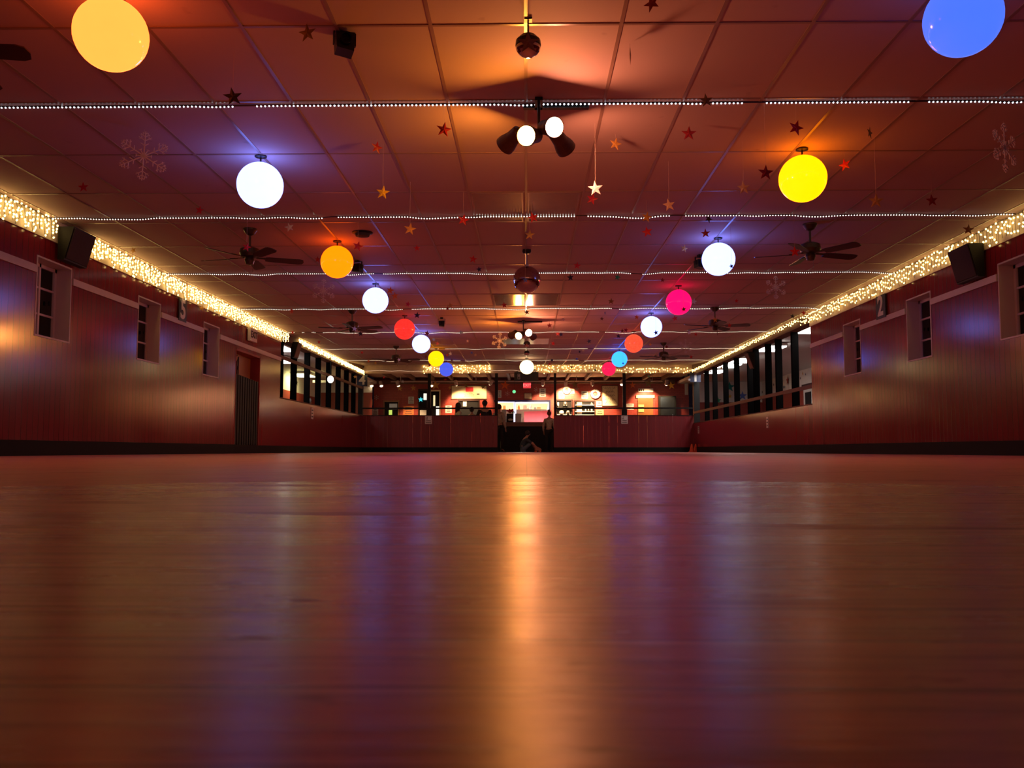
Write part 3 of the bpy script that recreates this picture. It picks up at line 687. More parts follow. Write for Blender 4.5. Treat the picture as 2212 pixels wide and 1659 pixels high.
# ---- unlit fluorescent troffers
def troffer(lab, x, y0):
    t = thing('troffer_light', lab, 'ceiling light', (x, y0, ZC), 'unlit fluorescent ceiling panels')
    fr = MB(); a, b = GX - 0.03, GY - 0.03
    for (p, q) in (((0.015, 0.015), (a, 0.035)), ((0.015, b - 0.02), (a, b)), ((0.015, 0.035), (0.035, b - 0.02)), ((a - 0.02, 0.035), (a, b - 0.02))): fr.box((p[0], p[1], -0.008), (q[0], q[1], -0.001))
    fr.build('frame', 'tbar', t)
    MB().box((0.035, 0.035, -0.006), (a - 0.02, b - 0.02, -0.0015)).build('diffuser', 'diffuser', t)
for kk, nm in ((3, 'near the second rope light'), (8, 'beyond the mirror ball'), (13, 'beyond the far lit spotlights')):
    y = GY0 + GY * kk
    troffer('unlit ceiling light panel %s, left half' % nm, -GX, y); troffer('unlit ceiling light panel %s, right half' % nm, 0.0, y)

# ---- ceiling fans
def fan(lab, x, y, rz, hub=0.30, src=None):
    t = thing('ceiling_fan', lab, 'ceiling fan', (x, y, ZC), 'dark ceiling fans', rz)
    if src:
        for ch in src.children:
            c2 = dup(ch, t)
            for g2 in ch.children: dup(g2, c2)
        return t
    MB().lathe([(0.001, 0), (0.085, 0), (0.085, -0.02), (0.05, -0.07), (0.018, -0.085), (0.001, -0.085)], 24).build('canopy', 'brass', t)
    MB().tube([(0, 0, -0.06), (0, 0, -0.24)], 0.014).build('downrod', 'brass', t)
    MB().lathe([(0.001, -0.23), (0.06, -0.23), (0.115, -0.255), (0.125, -0.31), (0.11, -0.35), (0.05, -0.365), (0.001, -0.365)], 28).build('motor', 'brass', t)
    MB().lathe([(0.001, -0.36), (0.05, -0.36), (0.06, -0.40), (0.045, -0.445), (0.001, -0.455)], 24).build('switch_housing', 'brass', t)
    MB().tube([(0.04, 0, -0.43), (0.042, 0, -0.54)], 0.003, 5).build('pull_chain', 'brass', t)
    for k in range(5):
        a = 2 * pi * k / 5
        R = Matrix.Rotation(a, 4, 'Z')
        tilt = Matrix.Translation((0, 0, -0.368)) @ Matrix.Rotation(radians(-13), 4, 'X') @ Matrix.Translation((0, 0, 0.368))
        bl = MB().prism([(0.19, -0.048), (0.24, -0.060), (0.60, -0.072), (0.645, -0.055), (0.66, 0.0), (0.645, 0.055), (0.60, 0.072), (0.24, 0.060), (0.19, 0.048)], 2, -0.372, -0.364).xf(R @ tilt)
        b = bl.build('blade', 'darkwood', t)
        MB().prism([(0.08, -0.014), (0.17, -0.018), (0.25, -0.04), (0.25, 0.04), (0.17, 0.018), (0.08, 0.014)], 2, -0.364, -0.356).xf(R @ tilt).build('blade_iron', 'brass', b)
    return t
f1 = fan('near left dark ceiling fan with a red star before it', -3.42, 10.75, radians(23))
FANS = [('near right dark ceiling fan beside a bright red star', 3.44, 10.62, radians(19)), ('ceiling fan at the top left edge, only a blade showing', -3.62, 5.0, radians(8)),
        ('second left dark ceiling fan before the fifth rope light', -3.40, 17.1, radians(-18)), ('second right dark ceiling fan before the fifth rope light', 3.62, 16.9, radians(-16)),
        ('far left dark ceiling fan with a red lit lamp', -3.42, 23.1, radians(-10)), ('far right dark ceiling fan beyond a frosted snowflake', 3.5, 22.5, radians(-20))]
for lab, x, y, rz in FANS: fan(lab, x, y, rz, src=f1)

# ================================================================== STARS AND SNOWFLAKES HANGING ON THREADS
SCOL = {'red': (0.62, 0.015, 0.025), 'dark red': (0.30, 0.010, 0.014), 'gold': (0.62, 0.33, 0.07), 'tan': (0.56, 0.38, 0.26), 'olive': (0.24, 0.17, 0.045), 'black': (0.022, 0.014, 0.02),
        'navy': (0.02, 0.025, 0.10), 'blue': (0.10, 0.20, 0.70), 'white': (0.74, 0.72, 0.78), 'silver': (0.45, 0.38, 0.36), 'green': (0.02, 0.42, 0.20), 'yellow': (0.95, 0.62, 0.06), 'orange': (0.85, 0.17, 0.03), 'brown': (0.20, 0.07, 0.03)}
SM = {}
for k, v in SCOL.items():
    SM[k] = mat(k.replace(' ', '_') + '_glitter_card', v, 0.42, 0.15 if k in ('gold', 'silver', 'yellow') else 0.0, 0.25, 120)
STARS = [  # photo x, y, size in px, colour, roll, turn (, distance)
    (664, 60, 42, 'olive', .1, .2), (503, 209, 42, 'black', -.2, .3), (180, 404, 23, 'red', .1, .1), (431, 454, 20, 'red', .2, .1), (625, 491, 21, 'tan', .3, .2), (533, 534, 20, 'red', .3, .1, 9.6), (288, 541, 16, 'gold', .4, .3),
    (959, 280, 35, 'dark red', .15, .2), (814, 318, 30, 'dark red', -.15, .7), (827, 416, 31, 'yellow', .15, .1), (1141, 92, 50, 'silver', .05, .1, 4.7), (1361, 115, 40, 'brown', .1, 1.42), (1408, 1, 40, 'dark red', .3, .6),
    (1329.5, 311, 29, 'gold', .2, .3), (1286, 407, 33, 'white', .1, .1), (1279, 430, 26, 'red', .35, .3), (1445, 443, 29, 'tan', .2, .2), (1397, 469, 25, 'gold', .2, .2), (1398, 501, 24, 'red', .2, .2), (1001, 475, 26, 'red', .2, .3),
    (1151.5, 470, 25, 'red', .3, .2), (1144, 507.5, 23, 'gold', .1, .2), (885.5, 495, 27, 'gold', -.15, .2), (773, 532, 23, 'red', .25, .3), (900.6, 536, 15, 'red', .1, .1), (1022, 560, 19, 'red', .1, .3),
    (1525.5, 217, 32, 'olive', .15, .2), (1488, 288.5, 33, 'dark red', .05, .1), (1719.6, 276, 36, 'red', -.3, .2), (1879, 287, 28, 'olive', .1, .8), (1825, 356, 28, 'red', .2, .8), (1654, 373, 35, 'dark red', .05, .1), (1606, 406, 31, 'tan', .1, .2),
    (1892.5, 434, 33, 'gold', .05, .1), (2013, 433, 28, 'dark red', .1, .1), (1530.5, 473, 18, 'black', .4, .2), (1524, 504, 21, 'dark red', .05, .1), (1478, 537, 18, 'gold', .2, .3), (1717, 543.7, 24, 'red', .05, .1), (2092, 496, 24, 'brown', .1, .1),
    (1580, 575, 12, 'navy', .3, .3, 10.7), (1499, 651, 15, 'white', .2, .3, 13.9), (1477, 668, 12, 'brown', .1, .2, 14.0), (1591, 650, 10, 'red', .1, .2), (1736, 676, 12, 'red', .1, .2), (1712, 683, 11, 'black', .2, .2), (1544.6, 691, 13, 'gold', .1, .2, 16.0),
    (1576, 702.6, 11, 'red', .1, .2, 16.2), (1489, 718, 10, 'white', .2, .2), (1503, 722, 9, 'red', .1, .1), (1558, 794, 8, 'gold', .1, .1), (1534, 803, 8, 'olive', .1, .2), (1489, 820, 8, 'white', .1, .1),
    (436, 666, 15, 'gold', .2, .3), (630, 672.5, 13, 'red', .1, .4), (632, 718, 9, 'red', .1, .2), (689, 739, 8, 'red', .1, .2), (686, 552, 15, 'dark red', .1, .3, 12.2), (1035, 582, 13, 'navy', .2, .3), (843, 627, 17, 'orange', .2, .2), (853, 639, 17, 'orange', .1, .2),
    (881, 657, 13, 'red', .2, .3), (972, 660, 13, 'gold', .1, .2), (967, 666, 10, 'dark red', .1, .2), (1089, 659, 14, 'red', .2, .2), (901, 681, 15, 'black', .1, .1), (815, 690, 9, 'gold', .4, .4), (766, 710, 13, 'white', .1, .1, 15.9), (779, 721, 12, 'navy', .1, .1),
    (922, 720, 13, 'brown', .3, .2), (996, 718, 10, 'blue', .2, .2), (945, 742, 10, 'orange', .1, .1), (937, 733, 9, 'olive', .3, .3), (1010, 737, 8, 'tan', .1, .1), (973, 764, 9, 'white', .2, .2), (966, 767, 8, 'dark red', .1, .1), (920, 770, 8, 'brown', .2, .2),
    (1019, 762, 8, 'blue', .2, .2), (1027, 767, 8, 'tan', .2, .2), (782, 761.5, 8, 'red', .1, .1), (796, 780, 8, 'orange', .1, .1), (811, 784, 7, 'gold', .1, .1), (862, 777, 8, 'white', .2, .2, 22.0), (880, 789, 8, 'tan', .1, .1), (785, 792.5, 7, 'black', .1, .1),
    (928, 789, 9, 'dark red', .1, .1, 22.6), (976, 778, 7, 'brown', .1, .1), (991, 792.5, 6, 'red', .1, .1), (829.5, 815, 7, 'red', .1, .1, 28.0), (962, 819.6, 7, 'red', .1, .1, 28.5), (767, 814, 8, 'gold', .1, .1, 28.0),
    (1246.7, 574, 17, 'red', .1, .1), (1232, 599.5, 16, 'black', .1, .2), (1333.7, 599, 15, 'green', .3, .3), (1134.8, 605, 13, 'blue', .1, .1, 11.4), (1320, 651, 14, 'olive', .1, .1), (1138, 674.5, 13, 'brown', .2, .1), (1217, 689.6, 9, 'tan', .4, .5),
    (1187, 703, 12, 'dark red', .1, .2), (1300, 688.5, 9, 'brown', .1, .2), (1307, 676, 9, 'black', .1, 1.1), (1375.5, 685, 12, 'orange', .1, .2), (1458, 688, 13, 'red', .2, .2), (1352, 713, 12, 'dark red', .2, .2), (1344, 714.5, 11, 'brown', .1, .2),
    (1205, 721, 11, 'dark red', .1, .2), (1212, 722.5, 12, 'navy', .1, .2), (1336, 726, 11, 'navy', .1, .2), (1272.6, 737.5, 11, 'navy', .2, .2), (1195, 742, 10, 'red', .1, .1), (1417, 718.5, 12, 'navy', .2, .2, 16.9), (1405, 744, 8, 'gold', .1, .1),
    (1260, 757, 8, 'silver', .1, .1), (1252, 760, 7, 'navy', .1, .2), (1192.4, 778, 8, 'navy', .1, .1), (1246, 775, 7, 'blue', .1, .1), (1187, 787, 9, 'red', .1, .2), (1235, 793.6, 8, 'brown', .1, .2), (1286, 799, 8, 'navy', .1, .1), (1346, 785, 6, 'navy', .1, .3, 23.3),
    (1422, 801.5, 8, 'orange', .1, .2), (1401.5, 813, 6, 'green', .1, .2), (1493, 771, 9, 'red', .1, .2), (1416, 769, 8, 'olive', .1, .2), (1440, 749.5, 9, 'dark red', .1, .2), (1431, 605, 11, 'dark red', .1, .2),
    (941, 832, 21, 'gold', .1, .1, 32.0), (864, 839, 13, 'gold', .1, .1, 32.0), (893, 838, 14, 'gold', .1, .4, 32.0), (870, 824, 8, 'white', .1, .1, 31.5), (972.5, 837.5, 9, 'gold', .2, .3, 31.5), (1007, 833, 11, 'olive', .1, .2, 31.5), (1043.5, 836, 11, 'olive', .1, .1, 31.5),
    (1091, 832, 21, 'orange', .1, .1, 31.5), (1242, 831, 16, 'olive', .1, .1, 31.5), (1246, 840, 11, 'tan', .2, .1, 31.8), (1366.5, 832, 14, 'orange', .1, .1, 31.5), (1401, 828, 21, 'olive', .1, .1, 31.5), (1450, 833, 17, 'yellow', .15, .1, 31.5),
]
LANDMARKS = [(240, 75, 'the amber globe'), (562, 400, 'the nearest white globe'), (728, 566, 'the orange globe'), (811, 649, 'the second white left globe'), (874, 711, 'the red speckled globe'), (910, 743, 'the small white left globe'), (942, 775, 'the small yellow globe'), (964, 798, 'the royal blue globe'),
             (2080, 40, 'the big dim blue globe'), (1734, 386, 'the large yellow globe'), (1552, 560, 'the large white right globe'), (1466, 653, 'the magenta globe'), (1407, 706, 'the second white right globe'), (1369, 742, 'the orange red globe'), (1338, 776, 'the cyan globe'), (1315, 797, 'the crimson globe'), (1138, 793, 'the cream white globe'),
             (1165, 283, 'the near lit spotlights'), (1138, 604, 'the mirror ball'), (1135, 717, 'the far lit spotlights'), (540, 550, 'the near left fan'), (1770, 540, 'the near right fan'), (757, 705, 'the second left fan'), (1560, 697, 'the second right fan'), (857, 772, 'the far left fan'), (1437, 767, 'the far right fan'),
             (1141, 100, 'the crystal dome light'), (311, 320, 'the near left snowflake'), (2170, 314, 'the near right snowflake'), (122, 520, 'the near left speaker'), (2107, 560, 'the near right speaker'), (393, 670, 'the number five plate'), (782, 822, 'the number four plate'), (543, 728, 'the white exit sign'), (1147, 447, 'the nearest unlit ceiling panel'),
             (1012, 847, 'the lit menu board'), (1139, 833, 'the red exit sign'), (1317, 855, 'the cream poster'), (1395, 843, 'the lit sign over the brown door'), (744, 92, 'the nearest scanner light')]
DIRS = ('right of', 'above right of', 'above', 'above left of', 'left of', 'below left of', 'below', 'below right of')
def where(x, y, taken, colr):
    near = sorted(LANDMARKS, key=lambda l: (l[0] - x) ** 2 + (l[1] - y) ** 2)
    for q, (lx, ly, nm) in enumerate(near):
        dx, dy = x - lx, ly - y; d = sqrt(dx * dx + dy * dy)
        dd = 'in front of' if d < 14 else DIRS[int((atan2(dy, dx) / (pi / 4)) % 8 + 0.5) % 8]
        lab = '%s star %s %s' % (colr, dd, nm)
        if d >= 14:
            for mx, my, n2 in near:
                ex, ey = mx - lx, ly - my; e = sqrt(ex * ex + ey * ey)
                if n2 != nm and e > d * 0.8 and (dx * ex + dy * ey) / (d * e) > 0.6:
                    if len((lab + ' toward ' + n2).split()) <= 16: lab += ', toward ' + n2
                    break
        if len(lab.split()) < 6: lab = lab.replace(' star ', ' card star hanging ')
        if lab not in taken: taken.add(lab); return lab
def star_mb(R, th=0.008):                                   # puffed five pointed star in the xz plane
    mb = MB(); n = 10; ring = []
    for i in range(n):
        r = R if i % 2 == 0 else R * 0.40; a = pi / 2 + i * pi / 5; ring.append((r * cos(a), r * sin(a)))
    vs = [(x, 0, z) for x, z in ring] + [(0, -th, 0), (0, th, 0)]
    fs = [(i, (i + 1) % n, 10) for i in range(n)] + [((i + 1) % n, i, 11) for i in range(n)]
    return mb.add(vs, fs)
star_me = {}
taken = set()
th0 = None
for i, s in enumerate(STARS):
    px, py, sz, colr, roll, turn = s[:6]
    e = (973 - py) / F
    if len(s) > 6: Y = s[6]
    else: Y = min(max(0.125 * F / sz, 2.12 / e), 2.60 / e); Y = min(Y, 28.2, 5.45 * F / max(1, abs(px - 1137)))
    c = aty(px, py, Y); zt = (zc(Y) if Y < YF else ZB)
    R = sz * Y / F * 0.53 / max(0.35, 1.0)
    c.z = min(c.z, zt - R - 0.02)
    t = thing('star_ornament', where(px, py, taken, colr), 'star ornament', c, 'hanging star ornaments')
    t.rotation_euler = (0, 0, turn * (1 if i % 3 else -1))
    if colr not in star_me: b = star_mb(1.0, 0.10).build('card', SM[colr], t); star_me[colr] = b
    else: b = dup(star_me[colr], t)
    b.scale = (R, R, R); b.rotation_euler = (0, roll * (1 if i % 2 else -1), 0)
    L0 = zt - 0.004 - c.z
    if th0 is None: th0 = MB().tube([(0, 0, 0), (0, 0, 1)], 0.0011, 5).build('thread', 'thread', t); q = th0
    else: q = dup(th0, t)
    q.location = (0, 0, R * 0.85); q.scale = (1, 1, L0 - R * 0.85)

def flake_mb(R):
    mb = MB(); h = R * 0.016; w = R * 0.022
    def bar(p, q, w): 
        p, q = Vector(p), Vector(q); d = (q - p).normalized(); n = Vector((-d.y, d.x)) * w
        mb.prism([(p.x + n.x, p.y + n.y), (p.x - n.x, p.y - n.y), (q.x - n.x * 0.6, q.y - n.y * 0.6), (q.x + n.x * 0.6, q.y + n.y * 0.6)], 1, -h, h)
    for k in range(6):
        a = pi / 2 + k * pi / 3; d = Vector((cos(a), sin(a))); n = Vector((-sin(a), cos(a)))
        bar((0, 0), d * R, w)
        for f, l in ((0.42, 0.15), (0.62, 0.24), (0.78, 0.17), (0.90, 0.09)):
            for sg in (-1, 1):
                e = d * (R * (f + l * 0.62)) + n * (sg * R * l); bar(d * R * f, e, w * 0.8)
                if l > 0.16: m2 = d * (R * (f + l * 0.35)) + n * (sg * R * l * 0.56); bar(m2, m2 + d * R * 0.10, w * 0.6); bar(m2, m2 + n * (sg * R * 0.09), w * 0.6)
        a2 = a + pi / 6; d2 = Vector((cos(a2), sin(a2))); bar((0, 0), d2 * R * 0.30, w)
        bar(d2 * R * 0.26, d2 * R * 0.26 + Vector((cos(a2 + 1), sin(a2 + 1))) * R * 0.07, w * 0.7); bar(d2 * R * 0.26, d2 * R * 0.26 + Vector((cos(a2 - 1), sin(a2 - 1))) * R * 0.07, w * 0.7)
    return mb
FLK = [(311, 321, 112, .05, .25, None, 'flake', 'large frosted snowflake left of the nearest white globe'), (2170, 314, 112, .0, .62, None, 'flake', 'large frosted snowflake turned edgeways above the near right speaker'),
       (699, 628, 54, .0, .2, None, 'flake', 'frosted snowflake left of the second white left globe'), (1676, 621, 52, .0, .2, None, 'flake', 'frosted snowflake below the near right fan'),
       (1481, 748, 32, .0, .2, None, 'flake', 'frosted snowflake beside the far right fan'), (1079, 736, 37, .1, .2, None, 'flakewhite', 'golden lit snowflake left of the far lit spotlights'),
       (1096, 850, 11, .1, .1, 33.0, 'flakewhite', 'small pale snowflake hanging over the snack counter'), (1158, 842, 11, .1, .1, 32.5, 'flakewhite', 'small cream snowflake hanging right of the red exit sign')]
for px, py, sz, roll, turn, Y, m, lab in FLK:
    e = (973 - py) / F
    if Y is None: Y = min(2.50 / e, 0.5 * F / sz)
    c = aty(px, py, Y); zt = zc(Y) if Y < YF else ZB; R = sz * Y / F * 0.5
    c.z = min(c.z, zt - R - 0.02)
    t = thing('snowflake_ornament', lab, 'snowflake ornament', c, 'hanging snowflakes', turn)
    b = flake_mb(R).build('flake', m, t); b.rotation_euler = (0, roll, 0)
    q = dup(th0, t, (0, 0, R * 0.95)); q.scale = (1, 1, zt - 0.004 - c.z - R * 0.95)

# ================================================================== ON THE SIDE WALLS
def wedge_speaker(lab, X, out, y0, y1, z0, z1, dt, db, m='grille'):
    t = thing('wall_speaker', lab, 'speaker', (X, y0, z0), 'black wall speakers')
    w, h = y1 - y0, z1 - z0; o = out
    MB().hexa([(0.03 * o, 0, 0), (db * o, 0, 0.0), (db * o, w, 0.0), (0.03 * o, w, 0), (0.03 * o, 0, h), (dt * o, 0, h), (dt * o, w, h), (0.03 * o, w, h)]).build('cabinet', 'black', t)
    e = 0.02; k = (dt - db) / h
    def fx(z): return (db + k * z) * o
    MB().hexa([(fx(e) + 0.0 * o, e, e), (fx(e) + 0.012 * o, e, e), (fx(e) + 0.012 * o, w - e, e), (fx(e), w - e, e), (fx(h - e), e, h - e), (fx(h - e) + 0.012 * o, e, h - e), (fx(h - e) + 0.012 * o, w - e, h - e), (fx(h - e), w - e, h - e)]).build('front_cloth', m, t)
    MB().box((0, w * 0.4, h * 0.35), (0.035 * o, w * 0.6, h * 0.65)).build('wall_bracket', 'blackmetal', t)
wedge_speaker('black speaker tilted down from the top of the left wall', XL + 0.012, 1, 10.32, 10.86, 2.33, 2.73, 0.22, 0.11)
wedge_speaker('black speaker tilted down from the right wall above the nearest window', XR - 0.012, -1, 10.88, 11.42, 2.20, 2.62, 0.22, 0.11)
wedge_speaker('small brown speaker at the near end of the left opening', XL - 0.03, 1, 21.05, 21.42, 2.29, 2.66, 0.18, 0.08, 'beam')
wedge_speaker('small brown speaker hung askew on a post of the right opening', XR + 0.03, -1, 22.05, 22.4, 2.10, 2.50, 0.20, 0.06, 'beam')

def plate(lab, txt, loc, rz, w, h, m, size):
    t = thing('number_plate', lab, 'sign', loc, 'number plates of the rink', rz)
    MB().box((-w / 2, -0.012, -h / 2), (w / 2, 0, h / 2)).build('board', m, t)
    text_part(txt, size, 'signwhite', t, (0, -0.0155, 0), (pi / 2, 0, 0), 0.012)
plate('black number 5 plate high on the left wall', '5', (XL + 0.02, 14.22, 2.34), pi / 2, 0.31, 0.36, 'plate', 0.44)
plate('black number 2 plate high on the right wall', '2', (XR - 0.022, 14.12, 2.35), -pi / 2, 0.37, 0.37, 'plate', 0.44)
c = aty(782.5, 822, YF - 0.06)
plate('navy number 4 plate hanging in the far left corner', '4', c, 0.0, 0.36, 0.40, 'navy', 0.44)
c = aty(1502, 814, YF - 0.28)
plate('navy number 1 plate hanging in the far right corner', '1', c, 0.0, 0.36, 0.36, 'navy', 0.50)
for nm, px, py in (('plate_arm', 782.5, 810), ):
    pass
# white exit sign above the picket gate
t = thing('exit_sign', 'white exit sign over the left doorway', 'sign', (XL + 0.022, 17.83, 2.40), rotz=pi / 2)
MB().box((-0.22, -0.06, -0.13), (0.22, 0, 0.13)).build('box', 'signwhite', t)
text_part('EXIT', 0.19, 'ink', t, (0, -0.063, 0), (pi / 2, 0, 0), 0.004)
# little notices on the half walls
def notice(lab, c, rz, w, h, m='paper', lines=4, group=None, ink='ink', blob=None):
    t = thing('notice', lab, 'paper notice', c, group, rz)
    MB().box((-w / 2, -0.006, -h / 2), (w / 2, 0, h / 2)).build('sheet', m, t)
    if lines:
        q = MB(); random.seed(int(abs(c[0]) * 100))
        for k in range(lines):
            z = h / 2 - h * (k + 0.8) / (lines + 0.6); l = w * random.uniform(0.45, 0.8) / 2
            q.box((-l, -0.0075, z - h * 0.16 / lines), (l, -0.0058, z + h * 0.16 / lines))
        q.build('print', ink, t)
    if blob: MB().lathe([(0.001, 0), (w * blob, 0), (w * blob, 0.002), (0.001, 0.002)], 5).xf(Matrix.Translation((w * 0.15, -0.0085, h * 0.2)) @ Matrix.Rotation(pi / 2, 4, 'X')).build('picture', 'signwhite', t)
notice('pinned white notice on the left far half wall below the slim post', aty(925.6, 907, YF - 0.022), 0, 0.24, 0.28, 'white', 4, None, 'ink', 0.3)
notice('pinned white notice on the right far half wall below the slim post', aty(1349, 906.5, YF - 0.022), 0, 0.23, 0.28, 'white', 4, None, 'ink', 0.3)
notice('narrow pale notice, far one on the right half wall', Vector((XR - 0.004, atx(1509, 908, XR).y, 0.74)), -pi / 2, 0.22, 0.24, 'white', 3)
notice('narrow pale notice, near one on the right half wall', Vector((XR - 0.004, atx(1658, 906, XR).y, 0.72)), -pi / 2, 0.16, 0.26, 'white', 3)
notice('torn pale notice on the left half wall', Vector((XL + 0.004, atx(674, 890, XL).y, 1.03)), pi / 2, 0.24, 0.30, 'white', 3)
notice('faint narrow notice on the left half wall toward the far corner', Vector((XL + 0.004, atx(741, 899, XL).y, 1.0)), pi / 2, 0.24, 0.26, 'wall', 0)
# traffic cones in the far right corner
for i, (px, lab) in enumerate(((1494.5, 'orange traffic cone in the far right corner, left one of two'), (1503, 'orange traffic cone in the far right corner, right one of two'))):
    Yk = YF - 0.85 + 0.24 * i; p = aty(px, 975, Yk); t = thing('traffic_cone', lab, 'traffic cone', (p.x, Yk, 0), 'orange traffic cones')
    MB().lathe([(0.001, 0.02), (0.085, 0.02), (0.022, 0.27), (0.016, 0.275), (0.001, 0.275)], 20).build('cone_body', 'cone', t, smooth=False)
    MB().box((-0.10, -0.10, 0), (0.10, 0.10, 0.02)).build('base', 'cone', t)

# ================================================================== SNACK AREA
YW = YB - 0.004
def bq(x0, y0, x1, y1, Y=YW):                               # photo rectangle on a wall facing the rink -> centre, width, height
    a, b = aty(x0, (y0 + y1) / 2, Y), aty(x1, (y0 + y1) / 2, Y); u, v = aty((x0 + x1) / 2, y0, Y), aty((x0 + x1) / 2, y1, Y)
    return Vector(((a.x + b.x) / 2, Y, (u.z + v.z) / 2)), b.x - a.x, u.z - v.z
def bnotice(lab, x0, y0, x1, y1, m='paper', lines=5, ink='ink', group='papers on the snack area wall'):
    c, w, h = bq(x0, y0, x1, y1); notice(lab, c, 0, w, h, m, lines, group, ink)
bnotice('black and white checkered notice left of the neon window', 882, 857, 894, 872, 'paper', 6)
bnotice('pale grey notice under the white wall snowflake', 804, 882, 817, 898, 'paper', 3)
bnotice('orange poster below the checkered notice', 871, 877, 894, 896, 'orangepaper', 4)
bnotice('white poster right of the bright doorway', 962, 876, 976, 892, 'paper', 4)
bnotice('tall pale notice beside the left entrance post', 1075, 843, 1083, 859, 'paper', 5)
bnotice('pale lit paper under the spot right of the red exit sign', 1165, 839, 1179, 857, 'paper', 4)
bnotice('grey paper left of the cream poster', 1288, 867, 1301, 879, 'paper', 2)
bnotice('yellow sign below the grey paper', 1287, 885, 1304, 897, 'yellowpaper', 2)
bnotice('white notice left of the brown door, upper one', 1353, 872, 1369, 879, 'paper', 2)
bnotice('white notice left of the brown door, lower one', 1355, 882, 1369, 885, 'paper', 0)
bnotice('bright white paper at the left of the lit wall cluster', 1207, 846, 1219, 861, 'paper', 3)
bnotice('small bright paper at the right of the lit wall cluster', 1231, 840, 1241, 850, 'paper', 2)
bnotice('bright paper left of the big lit wreath', 1256, 845, 1270, 861, 'paper', 3)
def framed(name, lab, x0, y0, x1, y1, m, cat, lines, fm='beam', red=False):
    c, w, h = bq(x0, y0, x1, y1); t = thing(name, lab, cat, c)
    MB().box((-w / 2, -0.03, -h / 2), (w / 2, 0.0, h / 2)).build('board', m, t)
    f = MB(); e = 0.03
    for (a, b) in (((-w / 2 - e, -h / 2 - e), (w / 2 + e, -h / 2)), ((-w / 2 - e, h / 2), (w / 2 + e, h / 2 + e)), ((-w / 2 - e, -h / 2), (-w / 2, h / 2)), ((w / 2, -h / 2), (w / 2 + e, h / 2))): f.box((a[0], -0.04, a[1]), (b[0], 0, b[1]))
    f.build('frame', fm, t)
    q = MB(); random.seed(len(lab))
    for k in range(lines):
        z = h * 0.46 - h * 0.92 * (k + 0.3) / lines; l = w * random.uniform(0.2, 0.36) * (1.2 if k == 0 else 1)
        if red: l *= 0.5; z = -h * 0.02 - h * 0.42 * k / lines
        x = -l
        while x < l: d = random.uniform(0.03, 0.09); q.box((x, -0.033, z - h * 0.011), (min(l, x + d), -0.029, z + h * 0.011)); x += d + 0.02
    q.build('print', 'ink', t)
    if red:
        MB().box((-0.10 * w, -0.034, 0.05 * h), (0.12 * w, -0.029, 0.42 * h)).build('red_emblem', 'redflower', t)
        MB().box((0.22 * w, -0.034, -0.2 * h), (0.30 * w, -0.029, -0.1 * h)).build('mark', 'ink', t)
framed('menu_board', 'large lit cream menu board left of the entrance', 976, 834, 1051, 861, 'creampaper', 'menu board', 5, 'beam', True)
framed('poster', 'tall cream poster full of text right of the entrance', 1301, 834, 1334, 876, 'creampaper', 'poster', 13)
framed('poster', 'small framed picture above the serving hatch', 1133, 850, 1148, 861, 'creampaper', 'poster', 2)
# openings and doors in the back wall
def wall_window(lab, x0, y0, x1, y1, shelves=(), items=(), name='hatch_window', lintel=None, pane='darkroom'):
    c, w, h = bq(x0, y0, x1, y1); t = thing(name, lab, 'window', c)
    MB().box((-w / 2, -0.004, -h / 2), (w / 2, 0.0, h / 2)).build('dark_opening', pane, t)
    f = MB(); e = 0.05
    for (a, b) in (((-w / 2 - e, h / 2 - 0.01), (w / 2 + e, h / 2 + e)), ((-w / 2 - e, -h / 2), (-w / 2, h / 2)), ((w / 2, -h / 2), (w / 2 + e, h / 2)), ((-w / 2 - e, -h / 2 - e), (w / 2 + e, -h / 2))): f.box((a[0], -0.06, a[1]), (b[0], 0, b[1]))
    f.build('frame', lintel or 'darkwood', t)
    for z in shelves: MB().box((-w / 2, -0.19, z * h), (w / 2, -0.004, z * h + 0.02)).build('shelf', 'paper', t)
    return t, c, w, h
def sheet(lab, x0, y0, x1, y1, m, name='paper_sheet', Y=YB - 0.022):
    c, w, h = bq(x0, y0, x1, y1, Y); return tag(MB().cbox((0, 0, 0), (w, 0.012, h)).build(name, m, loc=c), lab, 'paper', 'papers on the snack area wall')
wall_window('dark hatch with a shelf of round items under the lit wall cluster', 1203, 865, 1234, 897, (-0.02, -0.49))
wall_window('dark shelved hatch with white papers under the big lit wreath', 1242, 867, 1283, 897, (0.2, -0.27, -0.5))
sheet('white paper on the right hatch, upper one', 1246, 869, 1257, 879, 'yellowpaper'); sheet('white paper on the right hatch, lower one', 1246, 882, 1257, 896, 'paper')
random.seed(3)
for i, (px, py, w_, h_) in enumerate(((1205.5, 873, 4, 9), (1221, 872, 9, 9), (1213, 891, 10, 9), (1227, 890.9, 9, 9), (1265, 885.8, 3, 6), (1271, 885.8, 3, 6), (1278, 884.8, 4, 8), (1278, 872, 5, 5))):
    c, w, h = bq(px - w_ / 2, py - h_ / 2, px + w_ / 2, py + h_ / 2, YB - 0.15)
    tag(MB().lathe([(0.001, -h / 2), (w * 0.45, -h / 2), (w * 0.5, 0), (w * 0.4, h * 0.4), (0.001, h / 2)], 12).build('jar', 'steel' if i % 2 else 'paper', loc=c, smooth=True),
        ['tall pale jar at the left of the left hatch', 'round grey pot on the upper shelf of the left hatch', 'white tub at the bottom of the left hatch', 'grey tub at the bottom right of the left hatch', 'left white bottle in the right hatch', 'middle grey bottle in the right hatch', 'right white bottle in the right hatch', 'small grey jar on the upper shelf of the right hatch'][i], 'jar', 'things in the hatches')
t, c, w, h = wall_window('dark hatch with a green glow at the left of the back wall', 831, 868, 860, 897, (), (), 'hatch_window', 'wood')
